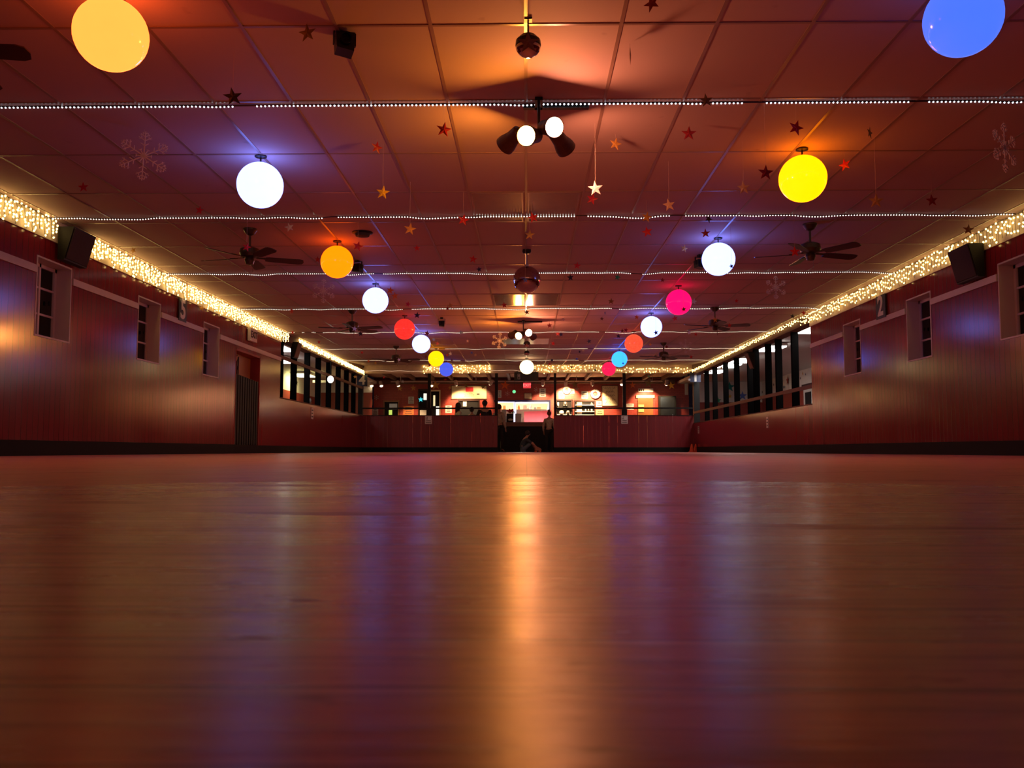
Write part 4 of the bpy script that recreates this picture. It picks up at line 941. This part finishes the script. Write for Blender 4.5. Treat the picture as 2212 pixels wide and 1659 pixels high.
neon_y = glow('green_yellow_sign', (0.5, 0.7, 0.1), 1.0, sample=False); neon_t = glow('turquoise_neon', (0.02, 0.6, 0.7), 1.2, sample=False)
sheet('glowing green and yellow sign in the left hatch', 840, 886, 847, 896, neon_y, 'lit_sign'); sheet('grey screen in the left hatch', 841, 872, 858, 884, 'steel', 'screen')
t, c, w, h = wall_window('window with a turquoise neon star left of the slim post', 906, 843, 922, 897)
wn = star_mb(0.11, 0.012).build('neon_star', neon_t, loc=aty(909, 863, YB - 0.08)); tag(wn, 'turquoise neon star in the left window', 'neon sign')
sheet('white paper with painted-in glow in the neon star window', 915, 850, 924, 864, glow('self_glowing_paper', (0.9, 0.9, 0.78), 1.0, sample=False)); sheet('white menu sheet low in the neon star window', 907, 886, 921, 897, 'paper')  # first sheet's brightness is put in as emission; the paper is no lamp
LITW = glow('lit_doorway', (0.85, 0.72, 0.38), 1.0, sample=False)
t, c, w, h = wall_window('bright doorway with a yellow panel right of the slim post', 931, 845, 949, 897, (), (), 'lit_doorway', 'creampaper')
sheet('glowing yellow panel in the bright doorway', 936, 854, 940, 877, LITW, 'glowing_panel'); sheet('glowing white panel low in the bright doorway', 942, 878, 949, 897, glow('lit_white', (1.0, 0.95, 0.8), 1.1, sample=False), 'glowing_panel')  # bright door panels; the doorway's light is put into them as emission
wall_window('dark glazed window under the menu board', 992, 866, 1034, 897); sheet('pale sheet in the dark window under the menu board', 1000, 866, 1008, 878, 'paper'); 
# brown door with lit sign, dark glass cabinet
c, w, h = bq(1378, 860, 1411, 973); t = thing('brown_door', 'brown wooden door below the lit sign at the right', 'door', (c.x, YW, 0))
MB().box((-w / 2, -0.04, 0), (w / 2, 0, c.z + h / 2)).build('door_panel', 'wood', t); MB().box((-w / 2 - 0.06, -0.06, c.z + h / 2), (w / 2 + 0.06, 0, c.z + h / 2 + 0.12)).build('lintel', 'creampaper', t)
MB().ball((-w / 2 + 0.08, -0.07, 1.0), 0.03, 10, 8).build('knob', 'brass', t)
sheet('yellow paper on the brown door, upper one', 1379, 874, 1391, 879, 'yellowpaper', Y=YB - 0.055); sheet('yellow paper on the brown door, lower one', 1379, 883, 1391, 890, 'yellowpaper', Y=YB - 0.055)
c, w, h = bq(1379, 839, 1411, 847, YB - 0.05); t = thing('box_sign', 'white box sign lit by a spot over the brown door', 'sign', c)
MB().cbox((0, 0.02, 0), (w, 0.06, h)).build('box', 'signwhite', t)
q = MB(); [q.box((-w * 0.45 + k * w * 0.13, -0.014, -h * 0.3), (-w * 0.45 + k * w * 0.13 + w * 0.07, -0.009, h * 0.3)) for k in range(3)]; q.build('print', 'ink', t)
c, w, h = bq(1424, 855, 1461, 960, YB - 0.35); t = thing('glass_cabinet', 'tall dark cabinet with a glass front at the right', 'cabinet', (c.x, YB - 0.35, 0))
MB().box((-w / 2, 0.0, 0), (w / 2, 0.33, c.z + h / 2)).build('body', 'black', t); MB().box((-w / 2 + 0.06, -0.012, 0.2), (w / 2 - 0.06, -0.002, c.z + h / 2 - 0.06)).build('glass_door', 'chrome', t).active_material = mat('dark_reflecting_glass', (0.10, 0.10, 0.085), 0.15, 0.9)
MB().box((w / 2 - 0.16, -0.03, 0.7), (w / 2 - 0.13, -0.012, 1.5)).build('handle', 'steel', t)
tag(MB().cbox((0, 0, 0), (bq(1479, 810, 1486, 853)[1], 0.01, bq(1479, 810, 1486, 853)[2])).build('banner', 'paper', loc=bq(1479, 810, 1486, 853, YB - 0.1)[0]), 'tall white banner hanging left of the number one plate', 'banner')
# wall decorations
for lab, px, py, sz in (('white snowflake on the brick at the left of the back wall', 813, 858.7, 11),):
    R = sz * YB / F * 0.5; o = thing('wall_snowflake', lab, 'snowflake ornament', aty(px, py, YB - 0.03)); flake_mb(R).build('flake', 'flakewhite', o)
def wreath(lab, px, py, sz, m):
    c = aty(px, py, YB - 0.07); t = thing('wreath', lab, 'wreath', c); R = sz * YB / F / 2
    MB().tube([(R * 0.7 * cos(a), 0, R * 0.7 * sin(a)) for a in np.linspace(0, 2 * pi, 28)], R * 0.26, 8).build('ring', m, t, True)
    random.seed(5); q = MB()
    for k in range(40): a = random.uniform(0, 6.28); q.ball((R * random.uniform(.5, .95) * cos(a), -R * 0.2, R * random.uniform(.5, .95) * sin(a)), R * 0.11, 6, 4)
    o = q.build('leaves', m, t); o['kind'] = 'stuff'
wreath('big pale wreath lit white on the wall right of the entrance', 1286, 851, 22, 'flakewhite')
wreath('pale garland lit white beside the right entrance post', 1224, 843, 18, 'flakewhite')
# red exit sign, green lamp
c = aty(1138.5, 832.5, 33.0); t = thing('exit_sign', 'red glowing exit sign over the entrance', 'sign', c)
MB().cbox((0, 0.03, 0), (0.29, 0.06, 0.20)).build('box', glow('exit_red', (0.75, 0.012, 0.03), 1.0, sample=False), t)
text_part('EXIT', 0.15, glow('exit_letters', (1.0, 0.25, 0.22), 1.0, sample=False), t, (0, -0.004, 0), (pi / 2, 0, 0), 0.002)
MB().tube([(-0.1, 0.03, 0.1), (-0.1, 0.03, ZB - 0.002 - c.z)], 0.012).build('hanger', 'blackmetal', t)
c = aty(1110.6, 846, 33.0); t = thing('green_lamp', 'small glowing green lamp left of the red exit sign', 'lamp', c)
MB().ball((0, 0, 0), 0.062, 16, 12).build('bulb', glow('green_glow', (0.12, 0.85, 0.35), 1.0, sample=False), t, True); MB().tube([(0, 0, 0.06), (0, 0, ZB - 0.002 - c.z)], 0.004, 6).build('cord', 'wire', t)
# track conduit and white spot cans
YT = 35.1; zt = aty(1106, 824, YT).z
tr = thing('lighting_track', 'pale lighting conduit running across the snack area', 'lighting track', (0, YT, zt))
MB().tube([(-5.4, 0, 0), (5.4, 0, 0)], 0.025).build('conduit', 'white', tr)
for x in (-5, -2, 2, 5): MB().tube([(x, 0, 0.02), (x, 0, ZB - 0.002 - zt)], 0.012).build('drop_rod', 'white', tr)
LENS2 = glow('warm_spot_lens', (1.0, 0.72, 0.4), 9.0, sample=False)
CAN2 = [(802, 829, (.25, -.45, -1.1), 120, 'first'), (823, 829, (.3, -.45, -1.1), 120, 'second'), (859, 828, (.3, .3, -1.0), 100, 'third'), (931, 829, (.35, -.55, -1.0), 220, 'fourth'), (985, 827, (.12, .8, -.8), 110, 'fifth'), (1061, 826, (-.55, .8, -.7), 70, 'sixth'),
        (1172.6, 827, (.0, .75, -.9), 100, 'seventh'), (1222, 828, (.05, .8, -.6), 300, 'eighth'), (1279.6, 827, (.12, .8, -.8), 300, 'ninth'), (1344, 826, (-.2, -.35, -1.0), 160, 'tenth'), (1403, 824, (.0, .8, -.8), 130, 'eleventh'), (1440, 826, (.02, .7, -1.0), 55, 'twelfth')]
for px, py, dr, pw, nm in CAN2:
    c = aty(px, py, YT - 0.15); t = thing('spot_can', 'white spot can on the conduit, %s from the left' % nm, 'spotlight', c, 'white spot cans of the snack area')
    R = look(dr)
    MB().lathe([(0.05, -0.11), (0.068, -0.10), (0.072, 0.10), (0.064, 0.10), (0.062, 0.085), (0.001, 0.085)], 20).xf(R).build('can', 'white', t)
    MB().lathe([(0.001, 0.086), (0.058, 0.088), (0.060, 0.105), (0.045, 0.128), (0.022, 0.138), (0.001, 0.140)], 20).xf(R).build('bulb', LENS2, t, True)
    MB().tube([(0, 0, 0), (0, 0.128, zt - c.z)], 0.012).build('stem', 'white', t)
    if pw:
        ld = bpy.data.lights.new('spot_can_light', 'SPOT'); ld.energy = pw * 2.2; ld.color = (1.0, 0.62, 0.30); ld.spot_size = radians(76); ld.spot_blend = 0.6; ld.shadow_soft_size = 0.05
        lo = bpy.data.objects.new('spot_can_light', ld); COL.objects.link(lo); lo.parent = t; d = Vector(dr).normalized(); lo.location = d * 0.16
        lo.rotation_euler = (-d).to_track_quat('Z', 'Y').to_euler()
# serving counter and hatch
YC = 33.2; zt = aty(1130, 912, YC).z; xa, xb = aty(1040, 912, YC).x, aty(1240, 912, YC).x
t = thing('counter', 'long snack counter with brown top and black front', 'counter', (0, YC, 0))
MB().box((xa, 0, zt - 0.05), (xb, 0.7, zt)).box((xa, -0.03, aty(1130, 921, YC).z), (xb, 0.02, zt)).build('worktop', 'counter', t); MB().box((xa + 0.03, 0.04, 0), (xb - 0.03, 0.66, zt - 0.06)).build('front_panel', 'black', t)
LED = glow('white_blue_rope', (1.1, 1.1, 1.5), 1.0, sample=False)
t = thing('led_rope', 'glowing white rope light framing the serving hatch', 'string lights', (0, YB - 0.05, 0))
za, zb = aty(1130, 869, YB).z, HZ0 + 0.05; xs = [aty(p, 890, YB).x for p in (1076, 1111, 1114, 1184)]
MB().tube([(xs[0], 0, za), (xs[1], 0, za), (xs[1], 0, zb)], 0.028, 8).tube([(xs[2], -0.02, zb), (xs[2], -0.02, za - 0.02), (xs[3], -0.02, za - 0.02), (xs[3], -0.02, zb + 0.5)], 0.028, 8).build('rope', LED, t)
struct(MB().box((aty(1110, 890, YB).x, YB - 0.02, HZ0), (aty(1115.5, 890, YB).x, YB + 0.1, HZ1)).box((HX0 - 0.06, YB - 0.03, HZ1), (HX1 + 0.06, YB + 0.12, HZ1 + 0.07)).box((HX1, YB - 0.03, HZ0), (HX1 + 0.06, YB + 0.12, HZ1)), 'trim_14', 'navy', 'dark blue frame of the serving hatch', 'trim')
ld = bpy.data.lights.new('kitchen_lamp', 'AREA'); ld.energy = 420; ld.shape = 'RECTANGLE'; ld.size = 1.4; ld.size_y = 0.25; ld.color = (1.0, 0.9, 0.68); lo = bpy.data.objects.new('kitchen_lamp', ld); COL.objects.link(lo); lo.location = ((HX0 + HX1) / 2, YB + 1.5, 2.32); lo.rotation_euler = (radians(-58), 0, 0)
random.seed(9)
kit = ['yellow box at the left end behind the hatch', 'row end yellow tin behind the hatch', 'orange tub behind the hatch', 'white bag behind the hatch', 'tall white bottle behind the hatch', 'cream carton behind the hatch', 'round pale tub behind the hatch', 'grey appliance behind the hatch']
for i, (px, py, w_, h_, m) in enumerate(((1082, 880, 6, 8, 'yellowpaper'), (1090, 880, 7, 8, 'yellowpaper'), (1121, 880, 6, 9, 'orangepaper'), (1134, 879, 9, 8, 'paper'), (1147, 880, 4, 11, 'paper'), (1164, 882, 9, 6, 'creampaper'), (1141, 882, 5, 6, 'paper'), (1156, 882, 6, 5, 'steel'))):
    Yk = YB + 0.5; c, w, h = bq(px - w_ / 2, py - h_ / 2, px + w_ / 2, py + h_ / 2, Yk)
    zs = bq(px, 884.5, px + 1, 885, Yk)[0].z; h = c.z + h / 2 - zs
    o = MB().lathe([(0.001, 0), (w * 0.46, 0), (w * 0.5, h * 0.6), (w * 0.3, h * 0.85), (w * 0.3, h), (0.001, h)], 14).build('tub', m, loc=(c.x, Yk, zs)) if i in (2, 4, 6) else MB().hexa([(-w / 2, -0.08, 0), (w / 2, -0.08, 0), (w / 2, 0.08, 0), (-w / 2, 0.08, 0), (-w * 0.44, -0.07, h), (w * 0.46, -0.07, h * 0.95), (w * 0.46, 0.07, h * 0.95), (-w * 0.44, 0.07, h)]).build('carton', m, loc=(c.x, Yk, zs))
    tag(o, kit[i], 'container', 'goods behind the hatch')
tag(MB().box((HX0 - 0.2, YB + 0.3, 0.32), (HX1 + 0.2, YB + 0.8, bq(1100, 884.5, 1101, 885, YB + 0.5)[0].z)).build('kitchen_bench', 'steel'), 'steel bench behind the serving hatch', 'bench')
# on the counter
c, w, h = bq(1132, 887, 1192, 911, YC + 0.1); t = thing('banner', 'bright pink banner cloth standing on the snack counter', 'banner', (c.x, YC + 0.1, zt))
n_ = 24; q = MB(); q.add([(-w / 2 + w * i_ / n_, 0.15 + 0.012 * sin(i_ * 0.9), 0.012 + h * z_ * (0.95 + 0.10 * i_ / n_)) for z_ in (0, 0.5, 1) for i_ in range(n_ + 1)], [(i_ + k_ * (n_ + 1), i_ + 1 + k_ * (n_ + 1), i_ + 1 + (k_ + 1) * (n_ + 1), i_ + (k_ + 1) * (n_ + 1)) for k_ in (0, 1) for i_ in range(n_)])
q.build('cloth', M['pink'], t, True)
MB().box((-w / 2 - 0.01, -0.01, 0), (w / 2 + 0.01, 0.31, 0.012)).build('white_hem', 'paper', t)
def oncounter(name, lab, px, w_, top, m, kind, Yo=0.2, cat=None):
    a, w, h = bq(px - w_ / 2, top, px + w_ / 2, 912, YC + Yo); h = bq(px, top, px + 1, top + 1, YC + Yo)[0].z - zt
    mb = MB()
    if kind == 'cyl': mb.lathe([(0.001, 0), (w / 2, 0), (w / 2, h * 0.92), (w * 0.4, h), (0.001, h)], 16)
    else: mb.hexa([(-w / 2, 0, 0), (w / 2, 0, 0), (w / 2, 0.2, 0), (-w / 2, 0.2, 0), (-w / 2, 0.02, h), (w / 2, 0.02, h), (w / 2, 0.18, h), (-w / 2, 0.18, h)])
    return tag(mb.build(name, m, loc=(a.x, YC + Yo, zt)), lab, cat or name.replace('_', ' '))
oncounter('paper_roll', 'tall white roll standing on the snack counter', 1088.5, 9, 884, 'paper', 'cyl')
mc = oncounter('drinks_machine', 'dark drinks machine on the snack counter', 1101.5, 15, 893, 'black', 'box')
MB().lathe([(0.001, 0), (0.07, 0.0), (0.09, 0.06), (0.001, 0.09)], 14).build('white_cup', 'paper', mc, True, (0.02, -0.1, 0.06))
oncounter('menu_stand', 'white menu stand on the snack counter', 1119.5, 13, 893, 'paper', 'box', 0.1)
oncounter('napkin_box', 'small white napkin box beside the pink banner', 1128, 6, 901, 'paper', 'box', 0.35)
t = thing('flower_pot', 'pot of red flowers on top of the drinks machine', 'flowers', bq(1101, 892.2, 1102, 893.2, YC + 0.3)[0])
q = MB(); random.seed(2)
for k in range(16): q.ball((random.uniform(-.11, .11), random.uniform(-.06, .06), random.uniform(.04, .16)), random.uniform(.025, .045), 7, 5)
q.build('petals', 'redflower', t, True); q = MB()
for k in range(8): q.ball((random.uniform(.08, .17), random.uniform(-.05, .05), random.uniform(.0, .08)), (.03, .02, .012), 7, 5)
q.build('leaves', 'green', t, True)
MB().lathe([(0.001, -0.0), (0.05, 0.0), (0.07, 0.07), (0.001, 0.07)], 14).build('pot', 'wood', t)

# ================================================================== SIDE ROOM CONTENTS
def tube_light(lab, x, y, en, sx=0.5, sy=1.2, col=(1, 0.97, 0.92)):
    t = thing('fluorescent_light', lab, 'ceiling light', (x, y, ZS - 0.022), 'lit fluorescent lights of the side rooms')
    MB().box((-sx / 2, -sy / 2, -0.07), (sx / 2, sy / 2, 0)).build('housing', 'sidewhite', t)
    MB().box((-sx / 2 + 0.02, -sy / 2 + 0.02, -0.10), (sx / 2 - 0.02, sy / 2 - 0.02, -0.07)).build('diffuser', glow('fluorescent_%s' % int(x * 100 + y), col, en), t)
for px, py, lab in ((1736, 712, 'lit fluorescent light at the near end of the right side room'), (1645, 753, 'lit fluorescent light seen above the askew speaker'), (1580, 779, 'lit fluorescent light in the middle of the right side room'), (1549, 790, 'lit fluorescent light seen between two middle right posts'), (1517, 803, 'lit fluorescent light at the far end of the right side room')):
    c = atz(px, py, ZS - 0.1); tube_light(lab, max(6.25, c.x), c.y, 15.0, 0.55, 1.1)
tube_light('lit fluorescent light in the left side room near the doorway', -6.35, 22.4, 12.0, 0.6, 1.2)
tube_light('lit fluorescent light in the middle of the left side room', -7.1, 25.5, 14.0, 0.6, 1.2)
tube_light('warm lit fluorescent light at the far end of the left side room', -7.75, 30.5, 16.0, 0.6, 1.2, (1.0, 0.88, 0.35))
def wall_star(lab, c, R, m, rz): 
    o = star_mb(R, 0.012).build('wall_star', m, loc=c); o.rotation_euler = (0, 0, rz); tag(o, lab, 'star decoration', 'stars on the side room walls')
for lab, px, py, sz, m in (('big teal star on the right side room end wall', 1576, 836, 22, 'teal'), ('big blue star low on the right side room end wall', 1604, 855, 19, 'blue'), ('green star on the right side room end wall, cut by a post', 1551, 865, 14, 'green'), ('pale yellow star below the teal star', 1577, 856, 9, 'yellow')):
    if m == 'teal': SM['teal'] = mat('teal_glitter_card', (0.0, 0.30, 0.28), 0.5)
    wall_star(lab, aty(px, py, 34.97), sz * 35 / F * 0.55, SM[m], 0)
for lab, px, py, sz, m in (('red star high on the white wall of the right side room', 1701, 822, 22, 'dark red'), ('small dark star below the red wall star', 1693, 836, 10, 'navy'), ('small dark star left of the red wall star', 1690, 823, 8, 'black'), ('small dark star on the white wall between two right posts', 1671, 831, 8, 'black'), ('small brown star on the white wall beside the askew speaker', 1640, 834, 9, 'brown'), ('lower dark star on the white wall beside the askew speaker', 1646.5, 847, 8, 'black'),
                             ('pale gold star on the white wall near the opening end', 1734, 807, 10, 'gold'), ('small dark star near the pale gold wall star', 1740, 808.5, 7, 'navy'), ('small dark star below the pale gold wall star', 1728.5, 817, 7, 'navy')):
    c = atx(px, py, 9.27); wall_star(lab, c, sz * c.y / F * 0.5, SM[m], pi / 2)
for lab, px, py, sz, m in (('small dark star on the white wall of the left side room', 609.5, 819, 11, 'brown'), ('large dark star on the pale wall of the left side room', 641.5, 827, 15, 'black'), ('small dark star beside the large dark wall star', 636, 832, 6, 'black')):
    c = atx(px, py, -8.17); wall_star(lab, c, sz * c.y / F * 0.5, SM[m], pi / 2)
# white door with panes in the right side room
c = atx(1737, 850, 9.27); t = thing('panelled_door', 'white glazed door in the right side room', 'door', (9.29, c.y - 0.5, 0), rotz=pi / 2)
MB().box((-0.5, -0.0, 0), (0.5, 0.04, 2.15)).build('door_leaf', 'signwhite', t)
for z in (0.5, 1.05, 1.55): MB().box((-0.3, 0.04, z), (0.3, 0.055, z + 0.42)).build('pane', 'darkroom', t)
MB().box((-0.62, 0, 2.15), (0.62, 0.06, 2.25)).build('lintel', 'grey', t)
# white post and lamp in the left side room
c = atx(691, 850, -7.2); t = thing('standing_pole', 'pale vertical pole in the left side room', 'pole', (-7.2, c.y, 0))
MB().tube([(0, 0, 0), (0, 0, ZS - 0.01)], 0.035, 12).build('shaft', 'signwhite', t); MB().cbox((0, 0, ZS - 0.3), (0.5, 0.1, 0.08)).build('cross_arm', 'signwhite', t)
c = atx(714, 819.6, -5.42); t = thing('globe_pendant', 'small bright white lamp hanging before the posts of the left opening', 'lamp', c)
MB().ball((0, 0, 0), (0.085, 0.085, 0.10), 18, 12).build('globe', glow('bright_white_lamp', (3.0, 2.8, 2.2), 1.5), t, True); MB().tube([(0, 0, 0.09), (0, 0, ZC - c.z - 0.002)], 0.004).build('cord', 'wire', t)
c = aty(786, 866, 34.9); t = thing('lit_picture', 'glowing yellow picture left of the brick back wall', 'picture', (c.x, YB - 0.02, c.z))
MB().cbox((0.05, 0, 0), (0.22, 0.03, 0.26)).build('frame', 'yellowpaper', t); MB().ball((-0.03, -0.06, 0.03), (0.07, 0.03, 0.05), 12, 8).build('lamp', glow('small_warm_lamp', (2.0, 1.5, 0.7), 1.0, sample=False), t, True)
for lab, px, py, w_, h_, m in (('white notice low on the left side room wall', 634, 856, 6, 19, 'paper'), ('pale notice at the pole in the left side room', 691, 868, 10, 18, 'paper')):
    c = atx(px, py, -8.17); t = thing('notice', lab, 'paper notice', c, rotz=pi / 2); MB().cbox((0, -0.008, 0), (0.6, 0.012, h_ * c.y / F)).build('sheet', m, t)

# ================================================================== PEOPLE
def skin(name, V, E, m, parent, sub=1):
    keys = list(V); me = bpy.data.meshes.new(name); me.from_pydata([V[k][0] for k in keys], [(keys.index(a), keys.index(b)) for a, b in E], [])
    o = bpy.data.objects.new(name, me); COL.objects.link(o); o.parent = parent
    sk = o.modifiers.new('skin', 'SKIN'); sk.use_smooth_shade = True
    for i, k in enumerate(keys):
        r = V[k][1]; d = me.skin_vertices[0].data[i]; d.radius = (r, r) if not isinstance(r, tuple) else r; d.use_root = (i == 0)
    sd = o.modifiers.new('sub', 'SUBSURF'); sd.levels = sub; sd.render_levels = sub
    me.materials.append(M[m]); return o
def person(lab, loc, rz, ht, shirt, pants, hair, pose, hairlen=0.0, bun=False):
    t = thing('person', lab, 'person', loc, None, rz); k = ht / 1.72
    P = {}; r = {}
    if pose == 'seated':
        J = dict(pelvis=((0, 0, .12), .11), waist=((0, .03, .26), .105), chest=((0, .10, .42), .115), upper=((0, .16, .53), .09), neck=((0, .20, .61), .045), jaw=((0, .25, .67), .06), head=((0, .255, .74), .082), crown=((0, .24, .80), .06))
        for s, n in ((-1, 'l'), (1, 'r')):
            J['hip' + n] = ((s * .09, .05, .11), .085); J['knee' + n] = ((s * .13, .40, .40), .058); J['ankle' + n] = ((s * .11, .60, .10), .038); J['toe' + n] = ((s * .12, .73, .05), .032)
            J['sh' + n] = ((s * .16, .17, .51), .05); J['el' + n] = ((s * .22, .38, .36), .038); J['wr' + n] = ((s * .14, .54, .24), .026); J['palm' + n] = ((s * .12, .59, .20), .026)
        fd = Vector((0, .05, -.05))
    else:
        lean = 0.03 if pose == 'stand' else 0.0
        J = dict(pelvis=((0, 0, .93), .115), waist=((0, 0, 1.06), .10), chest=((0, lean * .5, 1.24), .12), upper=((0, lean, 1.38), .09), neck=((0, lean, 1.465), .045), jaw=((0, lean + .02, 1.535), .06), head=((0, lean + .015, 1.61), .082), crown=((0, lean, 1.68), .055))
        for s, n in ((-1, 'l'), (1, 'r')):
            st = 0.05 * s if pose == 'stand' else 0
            J['hip' + n] = ((s * .09, 0, .87), .088); J['knee' + n] = ((s * .10, .02 + st, .48), .056); J['ankle' + n] = ((s * .10, st, .09), .038); J['toe' + n] = ((s * .12, .14 + st, .035), .032)
            J['sh' + n] = ((s * .175, lean, 1.37), .05); J['el' + n] = ((s * .245, -.03, 1.10), .038); J['wr' + n] = ((s * .25, .06, .86), .026); J['palm' + n] = ((s * .25, .075, .80), .028)
            if pose == 'lean': J['el' + n] = ((s * .24, .16, 1.15), .038); J['wr' + n] = ((s * .12, .36, 1.16), .026); J['palm' + n] = ((s * .09, .42, 1.17), .028)
        fd = Vector((0, .02, -.07)) if pose != 'lean' else Vector((0, .07, 0))
    J = {a: (Vector(p) * k, q * k) for a, (p, q) in J.items()}
    E = [('pelvis', 'waist'), ('waist', 'chest'), ('chest', 'upper'), ('upper', 'neck'), ('neck', 'jaw'), ('jaw', 'head'), ('head', 'crown')]
    hd = J['head'][0]
    J['nose'] = (hd + Vector((0, .10, -.02)) * k, .014 * k); E.append(('head', 'nose'))
    for n in 'lr':
        E += [('pelvis', 'hip' + n), ('hip' + n, 'knee' + n), ('knee' + n, 'ankle' + n), ('ankle' + n, 'toe' + n), ('upper', 'sh' + n), ('sh' + n, 'el' + n), ('el' + n, 'wr' + n), ('wr' + n, 'palm' + n)]
        pm = J['palm' + n][0]; side = Vector((0, 1, 0)) if abs(fd.z) > abs(fd.y) else Vector((1, 0, 0))
        for q, (off, ln) in enumerate(((-.03, .75), (-.01, 1.0), (.01, .95), (.03, .7))):
            a = 'f%s%d' % (n, q); J[a] = (pm + side * off * k + fd * .45 * k, .0095 * k); J[a + 'e'] = (pm + side * off * 1.2 * k + fd * (.45 + ln * .75) * k + Vector((0, .012, 0)) * k, .008 * k)
            E += [('palm' + n, a), (a, a + 'e')]
        J['th' + n] = (pm + side * .045 * k + fd * .25 * k, .0095 * k); E.append(('palm' + n, 'th' + n))
    skin('body', J, E, 'skin', t)
    def cloth(name, keys, g, m, extra=()):
        ks = set(keys); V = {a: (J[a][0], J[a][1] + g * k) for a in keys}; skin(name, V, [e for e in E if e[0] in ks and e[1] in ks], m, t)
    sl = ['shl', 'ell', 'shr', 'elr'] + ([] if pose == 'seated' else ['wrl', 'wrr'])
    cloth('shirt', ['pelvis', 'waist', 'chest', 'upper'] + sl, .018, shirt)
    cloth('trousers' if pose != 'seated' else 'shorts', ['pelvis', 'hipl', 'kneel', 'hipr', 'kneer'] + (['anklel', 'ankler'] if pose != 'seated' else []), .014, pants)
    h = MB().ball((hd.x, hd.y - .02 * k, hd.z + .02 * k), (.092 * k, .10 * k, .105 * k), 18, 12)
    if hairlen: h.hexa([(hd.x - .085 * k, hd.y - .11 * k, hd.z - hairlen), (hd.x + .085 * k, hd.y - .11 * k, hd.z - hairlen), (hd.x + .08 * k, hd.y + .0 * k, hd.z - hairlen), (hd.x - .08 * k, hd.y + .0 * k, hd.z - hairlen), (hd.x - .09 * k, hd.y - .10 * k, hd.z + .03), (hd.x + .09 * k, hd.y - .10 * k, hd.z + .03), (hd.x + .085 * k, hd.y + .03 * k, hd.z + .03), (hd.x - .085 * k, hd.y + .03 * k, hd.z + .03)])
    if bun: h.ball((hd.x, hd.y - .05 * k, hd.z + .13 * k), .055 * k, 12, 8)
    h.build('hair', hair, t, True)
    for s in (-1, 1):
        MB().ball((s * .03 * k, hd.y + .082 * k, hd.z + .0), .011 * k, 8, 6).build('eye', 'ink', t, True)
        n = 'l' if s < 0 else 'r'; a, q = J['ankle' + n][0], J['toe' + n][0]
        if pose == 'seated':
            sk = MB().hexa([(a.x - .045, a.y - .06, .07), (a.x + .045, a.y - .06, .07), (a.x + .04, a.y + .16, .065), (a.x - .04, a.y + .16, .065), (a.x - .045, a.y - .06, .22), (a.x + .045, a.y - .06, .22), (a.x + .035, a.y + .13, .13), (a.x - .035, a.y + .13, .13)]).build('skate', 'skate', t)
            for wy in (-.03, .11):
                for wx in (-.035, .035): MB().tube([(a.x + wx - .014, a.y + wy, .03), (a.x + wx + .014, a.y + wy, .03)], .030, 12).build('wheel', 'wheel', sk)
        else: MB().hexa([(a.x - .045, a.y - .06, .0), (a.x + .045, a.y - .06, .0), (a.x + .045, a.y + .17, .0), (a.x - .045, a.y + .17, .0), (a.x - .045, a.y - .06, .10), (a.x + .045, a.y - .06, .10), (a.x + .035, a.y + .15, .05), (a.x - .035, a.y + .15, .05)]).build('shoe', 'pants', t)
    return t, J, k
def at_floor(px, Y): return (aty(px, 940, Y).x, Y, 0.0)
person('child in a tan plaid shirt standing with the back turned at the entrance', at_floor(1186, 31.6), radians(-20), 1.46, 'shirtplaid', 'pants', 'redhair', 'stand', 0, True)
person('child in a slate tee shirt seated on the floor lacing skates', at_floor(1127, 30.9), radians(-82), 1.50, 'shirtnavy', 'shorts', 'hair', 'seated')
person('woman with long dark hair and a white top behind the left half wall', at_floor(988, 31.6), radians(-70), 1.76, 'shirtwhite', 'pants', 'hair', 'stand', 0.24)
person('person in dark clothes with short hair behind the left half wall', at_floor(1019, 32.7), radians(-10), 1.66, 'shirtdark', 'pants', 'hair', 'lean')
person('large person in black with broad shoulders behind the left half wall', at_floor(1047, 31.5), radians(15), 1.84, 'shirtdark', 'pants', 'hair', 'lean')
person('person in a plaid shirt half hidden by the left entrance post', at_floor(1077, 32.2), radians(-30), 1.74, 'shirtplaid', 'pants', 'hair', 'stand')
c = atx(665, 861, -6.7); person('grey haired person in a pale cyan shirt seen through the left opening', (-6.7, c.y, 0), radians(-60), 1.66, 'cyanshirt', 'pants', 'greyhair', 'stand')
person('person with dark hair barely showing over the left half wall', at_floor(879, 32.5), radians(0), 1.36, 'shirtdark', 'pants', 'hair', 'lean')

c, w, h = bq(1111, 804, 1163, 823, YF - 0.03)
t = thing('dark_board', 'dark green board under the middle of the header behind the cream white globe', 'board', (c.x, YF - 0.03, c.z))
MB().box((-w / 2, -0.02, -h / 2), (w / 2, 0.02, h / 2)).build('board', mat('dark_green_board', (0.05, 0.055, 0.035), 0.6), t)
q = MB()
for (a, b) in (((-w * .36, -h * .3), (-w * .34, h * .3)), ((-w * .28, -h * .3), (-w * .26, h * .3)), ((-w * .36, h * .26), (-w * .26, h * .3)), ((-w * .36, -h * .3), (-w * .26, -h * .26)), ((-w * .33, 0.0), (-w * .29, h * .15))): q.box((a[0], -0.026, a[1]), (b[0], -0.019, b[1]))
q.build('outlined_mark', 'signwhite', t)
MB().box((-w * .4, -0.005, h / 2), (-w * .36, 0.005, h / 2 + 0.05)).box((w * .36, -0.005, h / 2), (w * .4, 0.005, h / 2 + 0.05)).build('hanger', 'blackmetal', t)
